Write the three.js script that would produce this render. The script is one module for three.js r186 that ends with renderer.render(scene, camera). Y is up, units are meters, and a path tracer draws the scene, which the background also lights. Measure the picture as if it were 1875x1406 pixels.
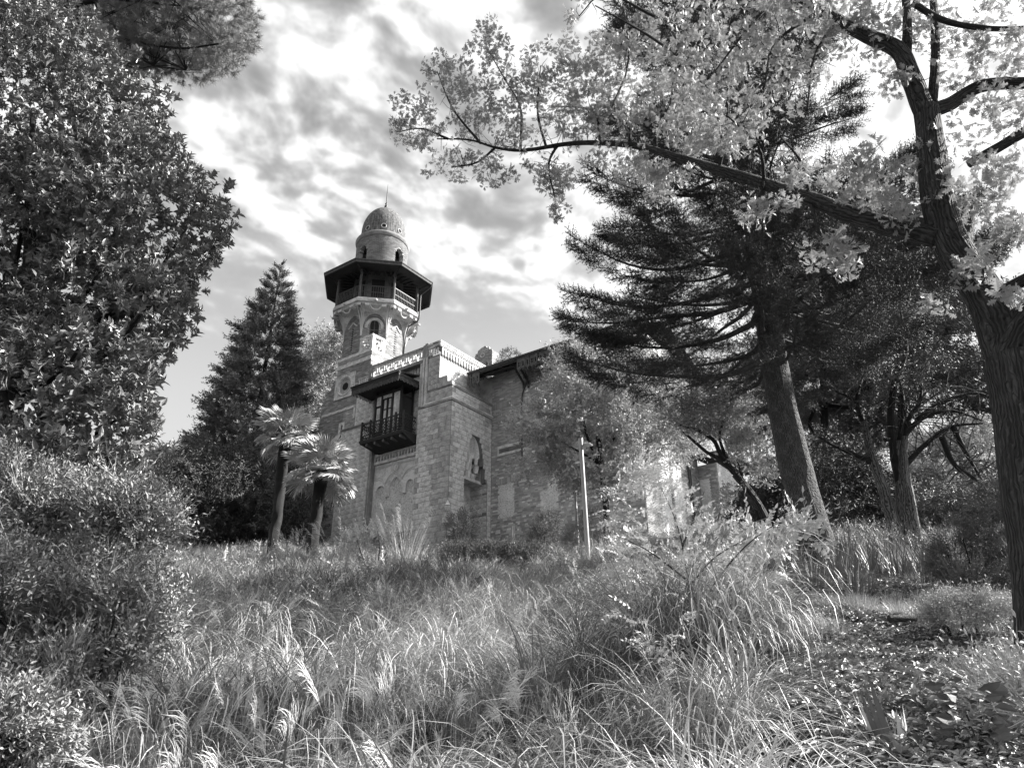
import * as THREE from 'three';
import { mergeGeometries } from 'three/addons/utils/BufferGeometryUtils.js';

// ------------------------------------------------------------------ camera, sky, sun, exposure
const scene = new THREE.Scene();
const PITCH = 24.8 * Math.PI / 180, EYE = 1.6;
const camera = new THREE.PerspectiveCamera(53.73, 1024 / 767, 0.05, 3000);
camera.position.set(0, EYE, 0);
camera.rotation.set(PITCH, 0, 0);
scene.add(camera);
const renderer = new THREE.WebGLRenderer({ antialias: true });
renderer.setSize(1024, 767);
renderer.toneMapping = THREE.LinearToneMapping;
renderer.toneMappingExposure = 2.9;
renderer.shadowMap.enabled = true;

const SUN_AZ = 80 * Math.PI / 180, SUN_EL = 33 * Math.PI / 180;     // clockwise from straight ahead
const SUN = new THREE.Vector3(Math.sin(SUN_AZ) * Math.cos(SUN_EL), Math.sin(SUN_EL), -Math.cos(SUN_AZ) * Math.cos(SUN_EL));
const sun = new THREE.DirectionalLight(new THREE.Color(1, 0.985, 0.965), 5.0);
sun.position.copy(SUN).multiplyScalar(120).add(new THREE.Vector3(0, 8, -28));
sun.target.position.set(0, 8, -28);
sun.castShadow = true;
sun.shadow.mapSize.set(4096, 4096);
Object.assign(sun.shadow.camera, { left: -55, right: 55, top: 55, bottom: -55, near: 1, far: 260 });
scene.add(sun, sun.target);

// ------------------------------------------------------------------ random numbers and noise
function rngOf(seed) { let a = seed >>> 0; return () => { a = (a + 0x6D2B79F5) >>> 0; let t = a; t = Math.imul(t ^ (t >>> 15), t | 1); t ^= t + Math.imul(t ^ (t >>> 7), t | 61); return ((t ^ (t >>> 14)) >>> 0) / 4294967296; }; }
const hash3 = (x, y, z) => { let h = Math.imul(x, 374761393) + Math.imul(y, 668265263) + Math.imul(z, 1274126177); h = Math.imul(h ^ (h >>> 13), 1274126177); return ((h ^ (h >>> 16)) >>> 0) / 4294967296; };
const fade = (t) => t * t * (3 - 2 * t);
function noise3(x, y, z) {
  const xi = Math.floor(x), yi = Math.floor(y), zi = Math.floor(z), u = fade(x - xi), v = fade(y - yi), w = fade(z - zi);
  const l = (a, b, t) => a + (b - a) * t, h = (i, j, k) => hash3(xi + i, yi + j, zi + k);
  return l(l(l(h(0, 0, 0), h(1, 0, 0), u), l(h(0, 1, 0), h(1, 1, 0), u), v), l(l(h(0, 0, 1), h(1, 0, 1), u), l(h(0, 1, 1), h(1, 1, 1), u), v), w);
}
function fbm(x, y, z, o = 4) { let s = 0, a = 0.5, n = 0; for (let i = 0; i < o; i++) { s += a * noise3(x, y, z); n += a; a *= 0.5; x = x * 2.03 + 7.1; y = y * 2.03 + 3.7; z = z * 2.03 + 1.3; } return s / n; }
const clamp = (x, a = 0, b = 1) => Math.min(b, Math.max(a, x));
const ss = (x, a, b) => { const t = clamp((x - a) / (b - a)); return t * t * (3 - 2 * t); };
const lerp = (a, b, t) => a + (b - a) * t;
const V = (x, y, z) => new THREE.Vector3(x, y, z);

// ------------------------------------------------------------------ sky: broken altocumulus over pale clear air (black and white)
{
  const W = 3072, H = 1536, data = new Float32Array(W * H * 4), d = V();
  for (let j = 0; j < H; j++) {
    const el = ((j + 0.5) / H - 0.5) * Math.PI, sy = Math.sin(el), cy = Math.cos(el);
    for (let i = 0; i < W; i++) {
      const a = ((i + 0.5) / W - 0.5) * 2 * Math.PI;
      d.set(cy * Math.cos(a), sy, cy * Math.sin(a));
      let L = 0.3;
      const sunward = d.dot(SUN), e = Math.max(el, 0);
      // clear air: pale near the horizon, darker overhead; hazy glow round the sun
      const glow = 0.1 * Math.pow(Math.max(0, sunward), 3) + 3.2 * Math.pow(Math.max(0, sunward), 18);
      const clear = lerp(0.36, 0.14, ss(e, 0.3, 0.75)) * (1 + 0.35 * ss(sunward, 0.1, 1)) + glow * 0.7;
      if (el > 0) {
        const k = 1 / (sy + 0.1), px = d.x * k, pz = d.z * k;
        const ca = Math.cos(0.7), sa = Math.sin(0.7), u = px * ca - pz * sa, v = px * sa + pz * ca;
        const wx = fbm(u * 4, v * 4, 5.5, 3) - 0.5, wz = fbm(u * 4 + 9, v * 4, 2.5, 3) - 0.5;
        const big = fbm(u * 2.6 + 6.3, v * 4.4 + 1.7, 0.4, 3);
        const mid = fbm(u * 8.5 + wx * 1.8, v * 11.5 + wz * 2.2, 8.1, 6);
        const fine = fbm(u * 28 + wx * 5, v * 36 + wz * 6, 3.1, 5);
        const cover = lerp(-0.15, 0.052, ss(e, 0.41, 0.57)) + 0.08 * ss(sunward, 0.2, 0.75) + 0.05 * (1 - ss(e, 0.1, 0.3));
        const t = big * 0.32 + mid * 0.46 + fine * 0.22 + cover;
        const c = ss(t, 0.40, 0.62);
        const bright = lerp(0.31, 0.56, ss(t + (fine - 0.5) * 0.12, 0.5, 0.72)) * (0.88 + 0.24 * fine) + glow;
        L = lerp(clear, bright, c);
        L *= 0.74;
      } else L = 0.08;
      const o = (j * W + i) * 4;
      data[o] = data[o + 1] = data[o + 2] = L; data[o + 3] = 1;
    }
  }
  const sky = new THREE.DataTexture(data, W, H, THREE.RGBAFormat, THREE.FloatType);
  sky.mapping = THREE.EquirectangularReflectionMapping; sky.magFilter = THREE.LinearFilter; sky.needsUpdate = true;
  scene.background = sky; scene.environment = sky;
}

// ------------------------------------------------------------------ naming and building helpers
const counts = new Map();
function numbered(n) { const k = counts.get(n) || 0; counts.set(n, k + 1); return k ? `${n}_${String(k).padStart(3, '0')}` : n; }
function tag(o, label, category, group, kind) { if (label) o.userData.label = label; if (category) o.userData.category = category; if (group) o.userData.group = group; if (kind) o.userData.kind = kind; return o; }
function thing(name, label, category, p = V(), group) { const o = new THREE.Group(); o.name = numbered(name); o.position.copy(p); scene.add(o); return tag(o, label, category, group); }
function part(name, geo, mat, parent, kind) { const m = new THREE.Mesh(Array.isArray(geo) ? join(geo) : geo, mat); m.name = name; m.castShadow = m.receiveShadow = true; parent.add(m); if (kind) m.userData.kind = kind; return m; }
function join(list) { const l = list.map((g) => { const n = g.index ? g.toNonIndexed() : g; for (const k of Object.keys(n.attributes)) if (!['position', 'normal', 'uv'].includes(k)) n.deleteAttribute(k); if (!n.attributes.uv) n.setAttribute('uv', new THREE.BufferAttribute(new Float32Array(n.attributes.position.count * 2), 2)); return n; }); return l.length === 1 ? l[0] : mergeGeometries(l); }
function uvBox(g) {                                                    // uv in metres from the dominant side of each face
  g = g.index ? g.toNonIndexed() : g; const p = g.attributes.position, n = g.attributes.normal, uv = new Float32Array(p.count * 2);
  for (let i = 0; i < p.count; i++) { const ax = Math.abs(n.getX(i)), ay = Math.abs(n.getY(i)), az = Math.abs(n.getZ(i)); const x = p.getX(i), y = p.getY(i), z = p.getZ(i); if (ay > ax && ay > az) { uv[2 * i] = x; uv[2 * i + 1] = z; } else if (ax > az) { uv[2 * i] = z; uv[2 * i + 1] = y; } else { uv[2 * i] = x; uv[2 * i + 1] = y; } }
  g.setAttribute('uv', new THREE.BufferAttribute(uv, 2)); return g;
}
function instances(name, geo, mat, list, parent, kind) {               // list: {m: Matrix4, c: tone}
  const im = new THREE.InstancedMesh(geo, mat, list.length); im.name = name; const col = new THREE.Color();
  list.forEach((e, i) => { im.setMatrixAt(i, e.m); const t = e.c ?? 1; im.setColorAt(i, col.setRGB(t, t, t)); });
  im.castShadow = im.receiveShadow = true; parent.add(im); if (kind) im.userData.kind = kind; return im;
}
function at(px, py, dist) {                                            // where the photograph's point (px, py) lies at that horizontal distance
  const f = 1388, a = (px - 937.5) / f, b = (703 - py) / f, c = Math.cos(PITCH), s = Math.sin(PITCH), k = dist / (c - b * s);
  return V(a * k, EYE + (s + b * c) * k, -dist);
}
const pxm = (py, dist) => { const b = (703 - py) / 1388; return 1388 * (Math.cos(PITCH) - b * Math.sin(PITCH)) / dist; };   // pixels per metre there

// ------------------------------------------------------------------ grey materials with procedural relief
function noiseTex(size, fn, srgb) { const d = new Uint8Array(size * size * 4); for (let j = 0; j < size; j++) for (let i = 0; i < size; i++) { const v = clamp(fn(i / size, j / size)) * 255, o = (j * size + i) * 4; d[o] = d[o + 1] = d[o + 2] = v; d[o + 3] = 255; } const t = new THREE.DataTexture(d, size, size); t.wrapS = t.wrapT = THREE.RepeatWrapping; t.magFilter = THREE.LinearFilter; t.minFilter = THREE.LinearMipmapLinearFilter; t.generateMipmaps = true; if (srgb) t.colorSpace = THREE.SRGBColorSpace; t.needsUpdate = true; return t; }
function tileNoise(u, v, f, seed, o = 4) {                             // fbm that wraps
  let s = 0, a = 0.5, n = 0; for (let k = 0; k < o; k++) { const F = f << k, x = u * F, y = v * F, xi = Math.floor(x), yi = Math.floor(y), fx = fade(x - xi), fy = fade(y - yi), h = (i, j) => hash3((xi + i) % F, (yi + j) % F, seed + k); s += a * lerp(lerp(h(0, 0), h(1, 0), fx), lerp(h(0, 1), h(1, 1), fx), fy); n += a; a *= 0.5; } return s / n;
}
const rep = (t, x, y) => { const c = t.clone(); c.repeat.set(x, y ?? x); c.needsUpdate = true; return c; };
const T = {
  grain: noiseTex(512, (u, v) => 0.9 + 0.45 * (tileNoise(u, v, 4, 11, 6) - 0.5) + 0.25 * (tileNoise(u, v, 32, 12, 3) - 0.5), true),
  grainB: noiseTex(512, (u, v) => tileNoise(u, v, 24, 21, 4)),
  plaster: noiseTex(512, (u, v) => { const b = tileNoise(u, v, 3, 31, 4), s = tileNoise(u, v, 48, 32, 3), k = tileNoise(u, v, 60, 33, 2); return 0.9 + 0.3 * (b - 0.5) - 0.22 * ss(s, 0.5, 0.75) * (0.4 + k) + 0.2 * (k - 0.5); }, true),
  bark: noiseTex(512, (u, v) => { const w = tileNoise(u, v, 6, 41, 3); const r = Math.abs(((u * 14 + (w - 0.5) * 5 + 0.4 * tileNoise(u, v, 20, 43, 2)) % 1 + 1) % 1 - 0.5) * 2; return 0.15 + 0.7 * ss(r, 0.15, 0.85) * (0.6 + 0.6 * tileNoise(u, v, 18, 42, 3)); }),
  barkC: noiseTex(512, (u, v) => 0.45 + 0.8 * (tileNoise(u, v, 10, 51, 5) - 0.4), true),
  barkM: noiseTex(512, (u, v) => { const w = tileNoise(u, v, 6, 41, 3); const r = Math.abs(((u * 14 + (w - 0.5) * 2 + 0.4 * tileNoise(u, v, 20, 43, 2)) % 1 + 1) % 1 - 0.5) * 2; return 0.42 + 0.5 * ss(r, 0.1, 0.8) * (0.6 + 0.7 * tileNoise(u, v, 14, 44, 4)) + 0.3 * ss(tileNoise(u, v, 5, 45, 4), 0.6, 0.75); }, true),
  patina: noiseTex(512, (u, v) => { const c = tileNoise(u, v, 16, 91, 3), d = tileNoise((u * 4) % 1, v * 0.5, 8, 92, 3); const crack = 1 - ss(Math.abs(tileNoise(u, v, 9, 93, 4) - 0.5), 0.0, 0.035); return 0.78 + 0.5 * (c - 0.5) + 0.5 * (d - 0.5) - 0.22 * crack; }, true),
  soil: noiseTex(512, (u, v) => 0.55 + 1.1 * (tileNoise(u, v, 8, 61, 6) - 0.5), true),
  streak: noiseTex(512, (u, v) => { const s = tileNoise(u, v * 0.999, 12, 71, 3) * 0.6 + tileNoise((u * 3) % 1, v, 10, 72, 3) * 0.4; return 0.86 + 0.4 * (s - 0.5) + 0.3 * (tileNoise(u, v, 5, 73, 5) - 0.5); }, true),
  roughcast: noiseTex(512, (u, v) => { const a = tileNoise(u, v, 64, 81, 3), b = tileNoise(u, (v * 2) % 1, 28, 82, 3); return 0.92 - 0.22 * ss(a, 0.5, 0.75) - 0.15 * ss(b, 0.55, 0.75) + 0.1 * tileNoise(u, v, 4, 83, 3); }, true),
};
function grey(t, o = {}) { const { P, ...r } = o; const m = new (P ? THREE.MeshPhysicalMaterial : THREE.MeshStandardMaterial)({ color: new THREE.Color().setRGB(t, t, t), roughness: 0.9, ...r }); return m; }
const leafMat = (t, tr = 0.35, rough = 0.55) => tr ? grey(t, { P: 1, transmission: tr, roughness: rough, thickness: 0, side: THREE.DoubleSide, specularIntensity: 0.6 }) : grey(t, { roughness: rough, side: THREE.DoubleSide });
const M = {
  stone: [0.69, 0.71, 0.66, 0.73, 0.62].map((t, i) => grey(t, { map: rep(T.grain, 1.3 + i * 0.1), bumpMap: T.grainB, bumpScale: 0.006 })),
  stained: [0.46, 0.51, 0.42].map((t) => grey(t, { map: T.grain, bumpMap: T.grainB, bumpScale: 0.006 })),
  stoneTrim: grey(0.68, { map: rep(T.grain, 0.7), bumpMap: T.grainB, bumpScale: 0.005 }),
  nicheStone: grey(0.85, { map: rep(T.grain, 0.6) }),
  stoneDark: grey(0.34, { map: rep(T.streak, 0.5), bumpMap: T.grainB, bumpScale: 0.006 }),
  joint: grey(0.22, { map: rep(T.grain, 0.8) }),
  plaster: grey(0.72, { map: rep(T.plaster, 0.45), bumpMap: rep(T.plaster, 0.45), bumpScale: 0.012 }),
  plasterWhite: grey(0.7, { map: rep(T.grain, 0.4) }),
  render: grey(0.78, { map: rep(T.roughcast, 0.6), bumpMap: rep(T.roughcast, 0.6), bumpScale: 0.02 }),
  mortar: grey(0.4, { map: rep(T.grain, 0.9), bumpMap: T.grainB, bumpScale: 0.01 }),
  brick: grey(0.3, { roughness: 0.95 }),
  wood: grey(0.028, { map: rep(T.streak, 1), roughness: 0.75 }),
  woodGrey: grey(0.12, { map: rep(T.streak, 1.2), roughness: 0.85 }),
  coreWall: grey(0.11, { map: rep(T.grain, 0.8) }),
  black: grey(0.012, { roughness: 0.9 }),
  dome: grey(0.24, { map: rep(T.patina, 1), bumpMap: rep(T.roughcast, 1), bumpScale: 0.02 }),
  white: grey(0.7, { map: rep(T.streak, 0.7), roughness: 0.6 }),
  metal: grey(0.35, { roughness: 0.4, metalness: 0.3 }),
  darkMetal: grey(0.05, { roughness: 0.55, metalness: 0.3 }),
  tile: grey(0.12, { map: rep(T.grain, 1) }),
  glass: grey(0.04, { roughness: 0.06 }),
  lampGlass: grey(0.75, { roughness: 0.3 }),
};

// ------------------------------------------------------------------ a hand-filled mesh
class MB {
  constructor() { this.p = []; this.n = []; this.uv = []; this.i = []; }
  v(x, y, z, u = 0, w = 0) { this.p.push(x, y, z); this.uv.push(u, w); return this.p.length / 3 - 1; }
  t(a, b, c) { this.i.push(a, b, c); }
  q(a, b, c, d) { this.i.push(a, b, c, a, c, d); }
  geo(flat) { let g = new THREE.BufferGeometry(); g.setAttribute('position', new THREE.Float32BufferAttribute(this.p, 3)); g.setAttribute('uv', new THREE.Float32BufferAttribute(this.uv, 2)); g.setIndex(this.i); if (flat) g = g.toNonIndexed(); g.computeVertexNormals(); return g; }
}
// a tapered limb along points; bumps make bark uneven
function limb(mb, pts, r0, r1, { seg = 8, step = 0.25, bump = 0.06, seed = 1, uvs = 1, flare = 0, pw = 1 } = {}) {
  const curve = new THREE.CatmullRomCurve3(pts, false, 'centripetal'), len = curve.getLength(), n = Math.max(2, Math.ceil(len / step));
  const P = curve.getSpacedPoints(n); let nrm = null, prev = null;
  for (let k = 0; k <= n; k++) {
    const tan = (k < n ? P[k + 1].clone().sub(P[k]) : P[k].clone().sub(P[k - 1])).normalize();
    if (!nrm) nrm = (Math.abs(tan.y) < 0.9 ? V(0, 1, 0) : V(1, 0, 0)).cross(tan).normalize(); else nrm.sub(tan.clone().multiplyScalar(nrm.dot(tan))).normalize();
    const bi = tan.clone().cross(nrm), t = k / n, r = lerp(r0, r1, Math.pow(t, pw)) * (1 + flare * Math.exp(-t * len * 2.2)), row = [];
    for (let s = 0; s <= seg; s++) { const a = s / seg * Math.PI * 2, ca = Math.cos(a), sa = Math.sin(a); const q = P[k]; const rr = r * (1 + bump * 2 * (noise3(ca * 1.7 + seed, sa * 1.7 + 5, t * len * 2.5 / Math.max(0.2, 6 * r)) - 0.5) + (flare ? flare * 0.25 * Math.exp(-t * len * 2.2) * Math.sin(a * 5 + seed) : 0)); row.push(mb.v(q.x + (nrm.x * ca + bi.x * sa) * rr, q.y + (nrm.y * ca + bi.y * sa) * rr, q.z + (nrm.z * ca + bi.z * sa) * rr, s / seg * Math.max(1, Math.round(r0 * 6.28 * uvs)), t * len * uvs)); }
    if (prev) for (let s = 0; s < seg; s++) mb.q(prev[s], prev[s + 1], row[s + 1], row[s]);
    prev = row;
  }
  const e = P[n], c = mb.v(e.x, e.y, e.z); for (let s = 0; s < seg; s++) mb.t(prev[s], prev[s + 1], c);
  if (r0 > 0.03) { const h = mb.v(P[0].x, P[0].y, P[0].z), f = c - (n + 1) * (seg + 1); for (let s = 0; s < seg; s++) mb.t(f + s + 1, f + s, h); }
  return curve;
}
const Y_UP = V(0, 1, 0);
function place(p, dir, roll, s, sy = s) { const q = new THREE.Quaternion().setFromUnitVectors(Y_UP, dir.clone().normalize()).multiply(new THREE.Quaternion().setFromAxisAngle(Y_UP, roll)); return new THREE.Matrix4().compose(p, q, V(s, sy, s)); }
const randDir = (r) => { const z = r() * 2 - 1, a = r() * 6.2832, k = Math.sqrt(1 - z * z); return V(k * Math.cos(a), z, k * Math.sin(a)); };
// one pointed leaf, folded along its rib, growing from o towards d with the face towards n
function addLeaf(mb, o, d, n, len, wid, fold = 0.18, droop = 0.15) {
  const s = d.clone().cross(n).normalize(), up = s.clone().cross(d).normalize();
  const P = (t, w, h) => o.clone().addScaledVector(d, t * len).addScaledVector(s, w * wid).addScaledVector(up, h * wid - droop * len * t * t);
  const pt = (t, w, h) => { const q = P(t, w, h); return mb.v(q.x, q.y, q.z, w + 0.5, t); };
  const a = pt(0, 0, 0), l1 = pt(0.35, -0.5, fold), r1 = pt(0.35, 0.5, fold), m = pt(0.45, 0, 0), l2 = pt(0.72, -0.36, fold * 0.8), r2 = pt(0.72, 0.36, fold * 0.8), e = pt(1, 0, 0);
  mb.t(a, m, l1); mb.t(a, r1, m); mb.q(l1, m, e, l2); mb.q(m, r1, r2, e);
}
// ------------------------------------------------------------------ the slope
const PROFILE = [[-80, -3], [-3, -0.2], [0, 0], [2, 0.08], [4, 0.32], [5.5, 0.75], [9, 1.9], [15, 3.5], [20, 5.0], [26, 6.7], [33, 8.55], [38, 9.5], [60, 11], [110, 14], [500, 17], [2000, 20]];
function prof(d) { for (let i = 1; i < PROFILE.length; i++) if (d <= PROFILE[i][0]) { const [a, ya] = PROFILE[i - 1], [b, yb] = PROFILE[i]; return lerp(ya, yb, (d - a) / (b - a)); } return 20; }
function ground(x, z) {
  const d = -z; let h = (prof(d - 0.9) + prof(d) * 2 + prof(d + 0.9)) / 4;
  h += ss(x, 0.4, 2.2) * (0.95 - 0.42 * ss(d, 5.5, 9.5)) * ss(d, 2.2, 4.6) * (1 - ss(d, 10, 18)) + ss(x, 0.5, 6.5) * 1.0 * ss(d, 9, 19) * (1 - ss(d, 22, 34));
  h += (fbm(x * 0.5, z * 0.5, 3.3, 3) - 0.5) * 0.35 * ss(d, 3, 8) * (1 - ss(d, 60, 120)) + (fbm(x * 2.1, z * 2.1, 1.3, 2) - 0.5) * 0.12 * (1 - ss(d, 20, 40));
  return h;
}
const onGround = (x, z) => V(x, ground(x, z), z);
{
  const mb = new MB(), xs = [], zs = [];
  for (let i = -60; i <= 60; i++) xs.push(Math.sign(i) * (Math.abs(i) * 0.28 + Math.pow(Math.abs(i) / 60, 6) * 900));
  for (let i = -20; i <= 110; i++) zs.push(i < 0 ? -i * 0.5 + Math.pow(-i / 20, 4) * 400 : -(i * 0.34 + Math.pow(i / 110, 8) * 1200));
  const id = zs.map((z) => xs.map((x) => mb.v(x, ground(x, z), z, x, z)));
  for (let j = 1; j < zs.length; j++) for (let i = 1; i < xs.length; i++) mb.q(id[j - 1][i - 1], id[j - 1][i], id[j][i], id[j][i - 1]);
  const g = part('ground', mb.geo(), grey(0.04, { map: rep(T.soil, 0.8), bumpMap: rep(T.soil, 1.7), bumpScale: 0.05, roughness: 1 }), scene);
  g.userData.kind = 'structure';
}

// ------------------------------------------------------------------ the villa: x runs along its front, z out of the front, y is true height
const Y0 = 9.4, CX = -3.1375, CZ = -36, TURN = -36 * Math.PI / 180;
const villa = thing('villa', 'derelict stone and brick villa with a domed minaret-like tower at its left end', 'building', V(CX, Y0, CZ));
villa.rotation.y = TURN;
const rv = rngOf(77);
const toWorld = (x, y, z) => { const c = Math.cos(TURN), s = Math.sin(TURN); return V(CX + x * c + z * s, y, CZ - x * s + z * c); };
const box = (x0, x1, y0, y1, z0, z1) => new THREE.BoxGeometry(x1 - x0, y1 - y0, z1 - z0).translate((x0 + x1) / 2, (y0 + y1) / 2, (z0 + z1) / 2);
function vp(name, geos, mat, parent = villa) { const g = uvBox(join(Array.isArray(geos) ? geos : [geos])); return part(name, g.translate(0, -Y0, 0), mat, parent); }
function vgroup(name, parent = villa) { const g = new THREE.Group(); g.name = name; parent.add(g); return g; }
const frame = (ox, oz, ang) => ({ O: V(ox, 0, oz), e: V(Math.cos(ang), 0, -Math.sin(ang)), n: V(Math.sin(ang), 0, Math.cos(ang)) });
const FRONT = (z = 0) => frame(0, z, 0), RIGHT = (x = 0) => frame(x, 0, Math.PI / 2);      // along RIGHT, a is the depth behind the front
const inFrame = (fr, g) => g.applyMatrix4(new THREE.Matrix4().makeBasis(fr.e, Y_UP, fr.n).setPosition(fr.O));
const fbox = (fr, a0, a1, y0, y1, d0, d1) => inFrame(fr, box(a0, a1, y0, y1, d0, d1));
function prism(shape, depth) { return new THREE.ExtrudeGeometry(shape, { depth, bevelEnabled: false, curveSegments: 14 }); }
const poly = (pts) => { const s = new THREE.Shape(); pts.forEach(([x, y], i) => i ? s.lineTo(x, y) : s.moveTo(x, y)); return s; };

// chamfered unit block, 26 triangles: the front face is set in a little
function blockGeo(seed) {
  const mb = new MB(), r = rngOf(seed), f = 0.01, k = (x, y, z) => mb.v(x, y, z, x * 0.5 + r() * 0.01 + seed * 0.17, y * 0.3 + seed * 0.31);
  const B = [k(-.5, -.5, 0), k(.5, -.5, 0), k(.5, .5, 0), k(-.5, .5, 0)], m = 0.9, C = [k(-.5, -.5, m), k(.5, -.5, m), k(.5, .5, m), k(-.5, .5, m)], F = [k(-.5 + f, -.5 + f * 2, 1), k(.5 - f, -.5 + f * 2, 1), k(.5 - f, .5 - f * 2, 1), k(-.5 + f, .5 - f * 2, 1)];
  for (let i = 0; i < 4; i++) { const j = (i + 1) % 4; mb.q(B[i], B[j], C[j], C[i]); mb.q(C[i], C[j], F[j], F[i]); } mb.q(F[0], F[1], F[2], F[3]);
  return mb.geo(true);
}
const BLOCKS = [1, 2, 3, 4].map(blockGeo);
const unitBrick = new THREE.BoxGeometry(1, 1, 1);
const basisM = (fr, a, y, d, sa, sy, sd) => new THREE.Matrix4().makeBasis(fr.e.clone().multiplyScalar(sa), V(0, sy, 0), fr.n.clone().multiplyScalar(sd)).setPosition(fr.O.clone().addScaledVector(fr.e, a).addScaledVector(fr.n, d).add(V(0, y - Y0, 0)));
// ashlar in courses; the first calls make single stones, the far faces one joined mass
let singles = 0; const farStones = [];
function ashlar(fr, parent, a0, a1, y0, y1, { H = 0.272, L = 0.5, hole, stain, single = true } = {}) {
  let k = 0;
  for (let y = y0; y < y1 - 0.08; y += H, k++) {
    const h = Math.min(H, y1 - y), gaps = hole ? hole(y + h / 2) : null, runs = gaps ? [[a0, gaps[0]], [gaps[1], a1]] : [[a0, a1]];
    for (const [s, e] of runs) {
      if (e - s < 0.05) continue;
      let a = s + (k % 2 ? L * 0.5 : 0) * (0.7 + 0.5 * rv()); if (a - s > 0.06) put(s, Math.min(a, e)); else a = s;
      while (a < e - 0.01) { let b = a + L * (0.75 + 0.7 * rv()); if (e - b < 0.16) b = e; put(a, b); a = b; }
    }
    function put(p, q) {
      const c = (p + q) / 2, st = stain ? stain(c, y + h / 2) : 0, pr = 0.008 + 0.006 * rv(), g = BLOCKS[Math.floor(rv() * 4)], i = Math.floor(rv() * 5), j = Math.floor(rv() * 3);
      const m = basisM(fr, c, y + h / 2, -0.03, q - p - 0.015, h - 0.015, 0.03 + pr);
      const mat = st + 0.16 * (rv() - 0.5) > 0.5 ? M.stained[j] : M.stone[st + 0.3 * (rv() - 0.5) > 0.3 ? (i % 2 ? 4 : 2) : i % 4];
      if (single && singles < 296) { singles++; const o = new THREE.Mesh(g, mat); o.name = 'stone_block'; m.decompose(o.position, o.quaternion, o.scale); o.castShadow = o.receiveShadow = true; parent.add(o); }
      else farStones.push({ m, c: mat.color.r / 0.69 });
    }
  }
}
// bricks in running bond, joined as instances
function bricks(list, fr, a0, a1, y0, y1, { L = 0.26, H = 0.078, hole, tone = 0.2, vary = 0.5, rough = 0, j = 0.012 } = {}) {
  let k = 0;
  for (let y = y0; y < y1 - 0.02; k++) {
    const h = Math.min(H * (1 + rough * (rv() - 0.3)), y1 - y);
    for (let a = a0 - (k % 2 ? L / 2 : 0) * (1 - rough * rv()); a < a1 - 0.01;) {
      const l = L * (1 + rough * 1.6 * (rv() - 0.4)), p = Math.max(a, a0), q = Math.min(a + l, a1); a += l;
      if (q - p < 0.04) continue;
      const c = (p + q) / 2, yy = y + h / 2; if (hole && hole(c, yy)) continue;
      const n = fbm(c * 0.7 + fr.O.x, yy * 0.7, fr.O.z, 3); if (rough && rv() < 0.05) continue;
      list.push({ m: basisM(fr, c, yy, 0.004 * rv() + rough * 0.03 * rv() * rv(), q - p - j, h - j * (1 - rough * 0.3), 0.04), c: (tone * (1 + vary * 1.1 * (n - 0.5)) * (0.72 + 0.6 * rv() + (rv() < 0.06 + rough * 0.16 ? 0.7 : 0))) / 0.2 });
    }
    y += h;
  }
}

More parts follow.
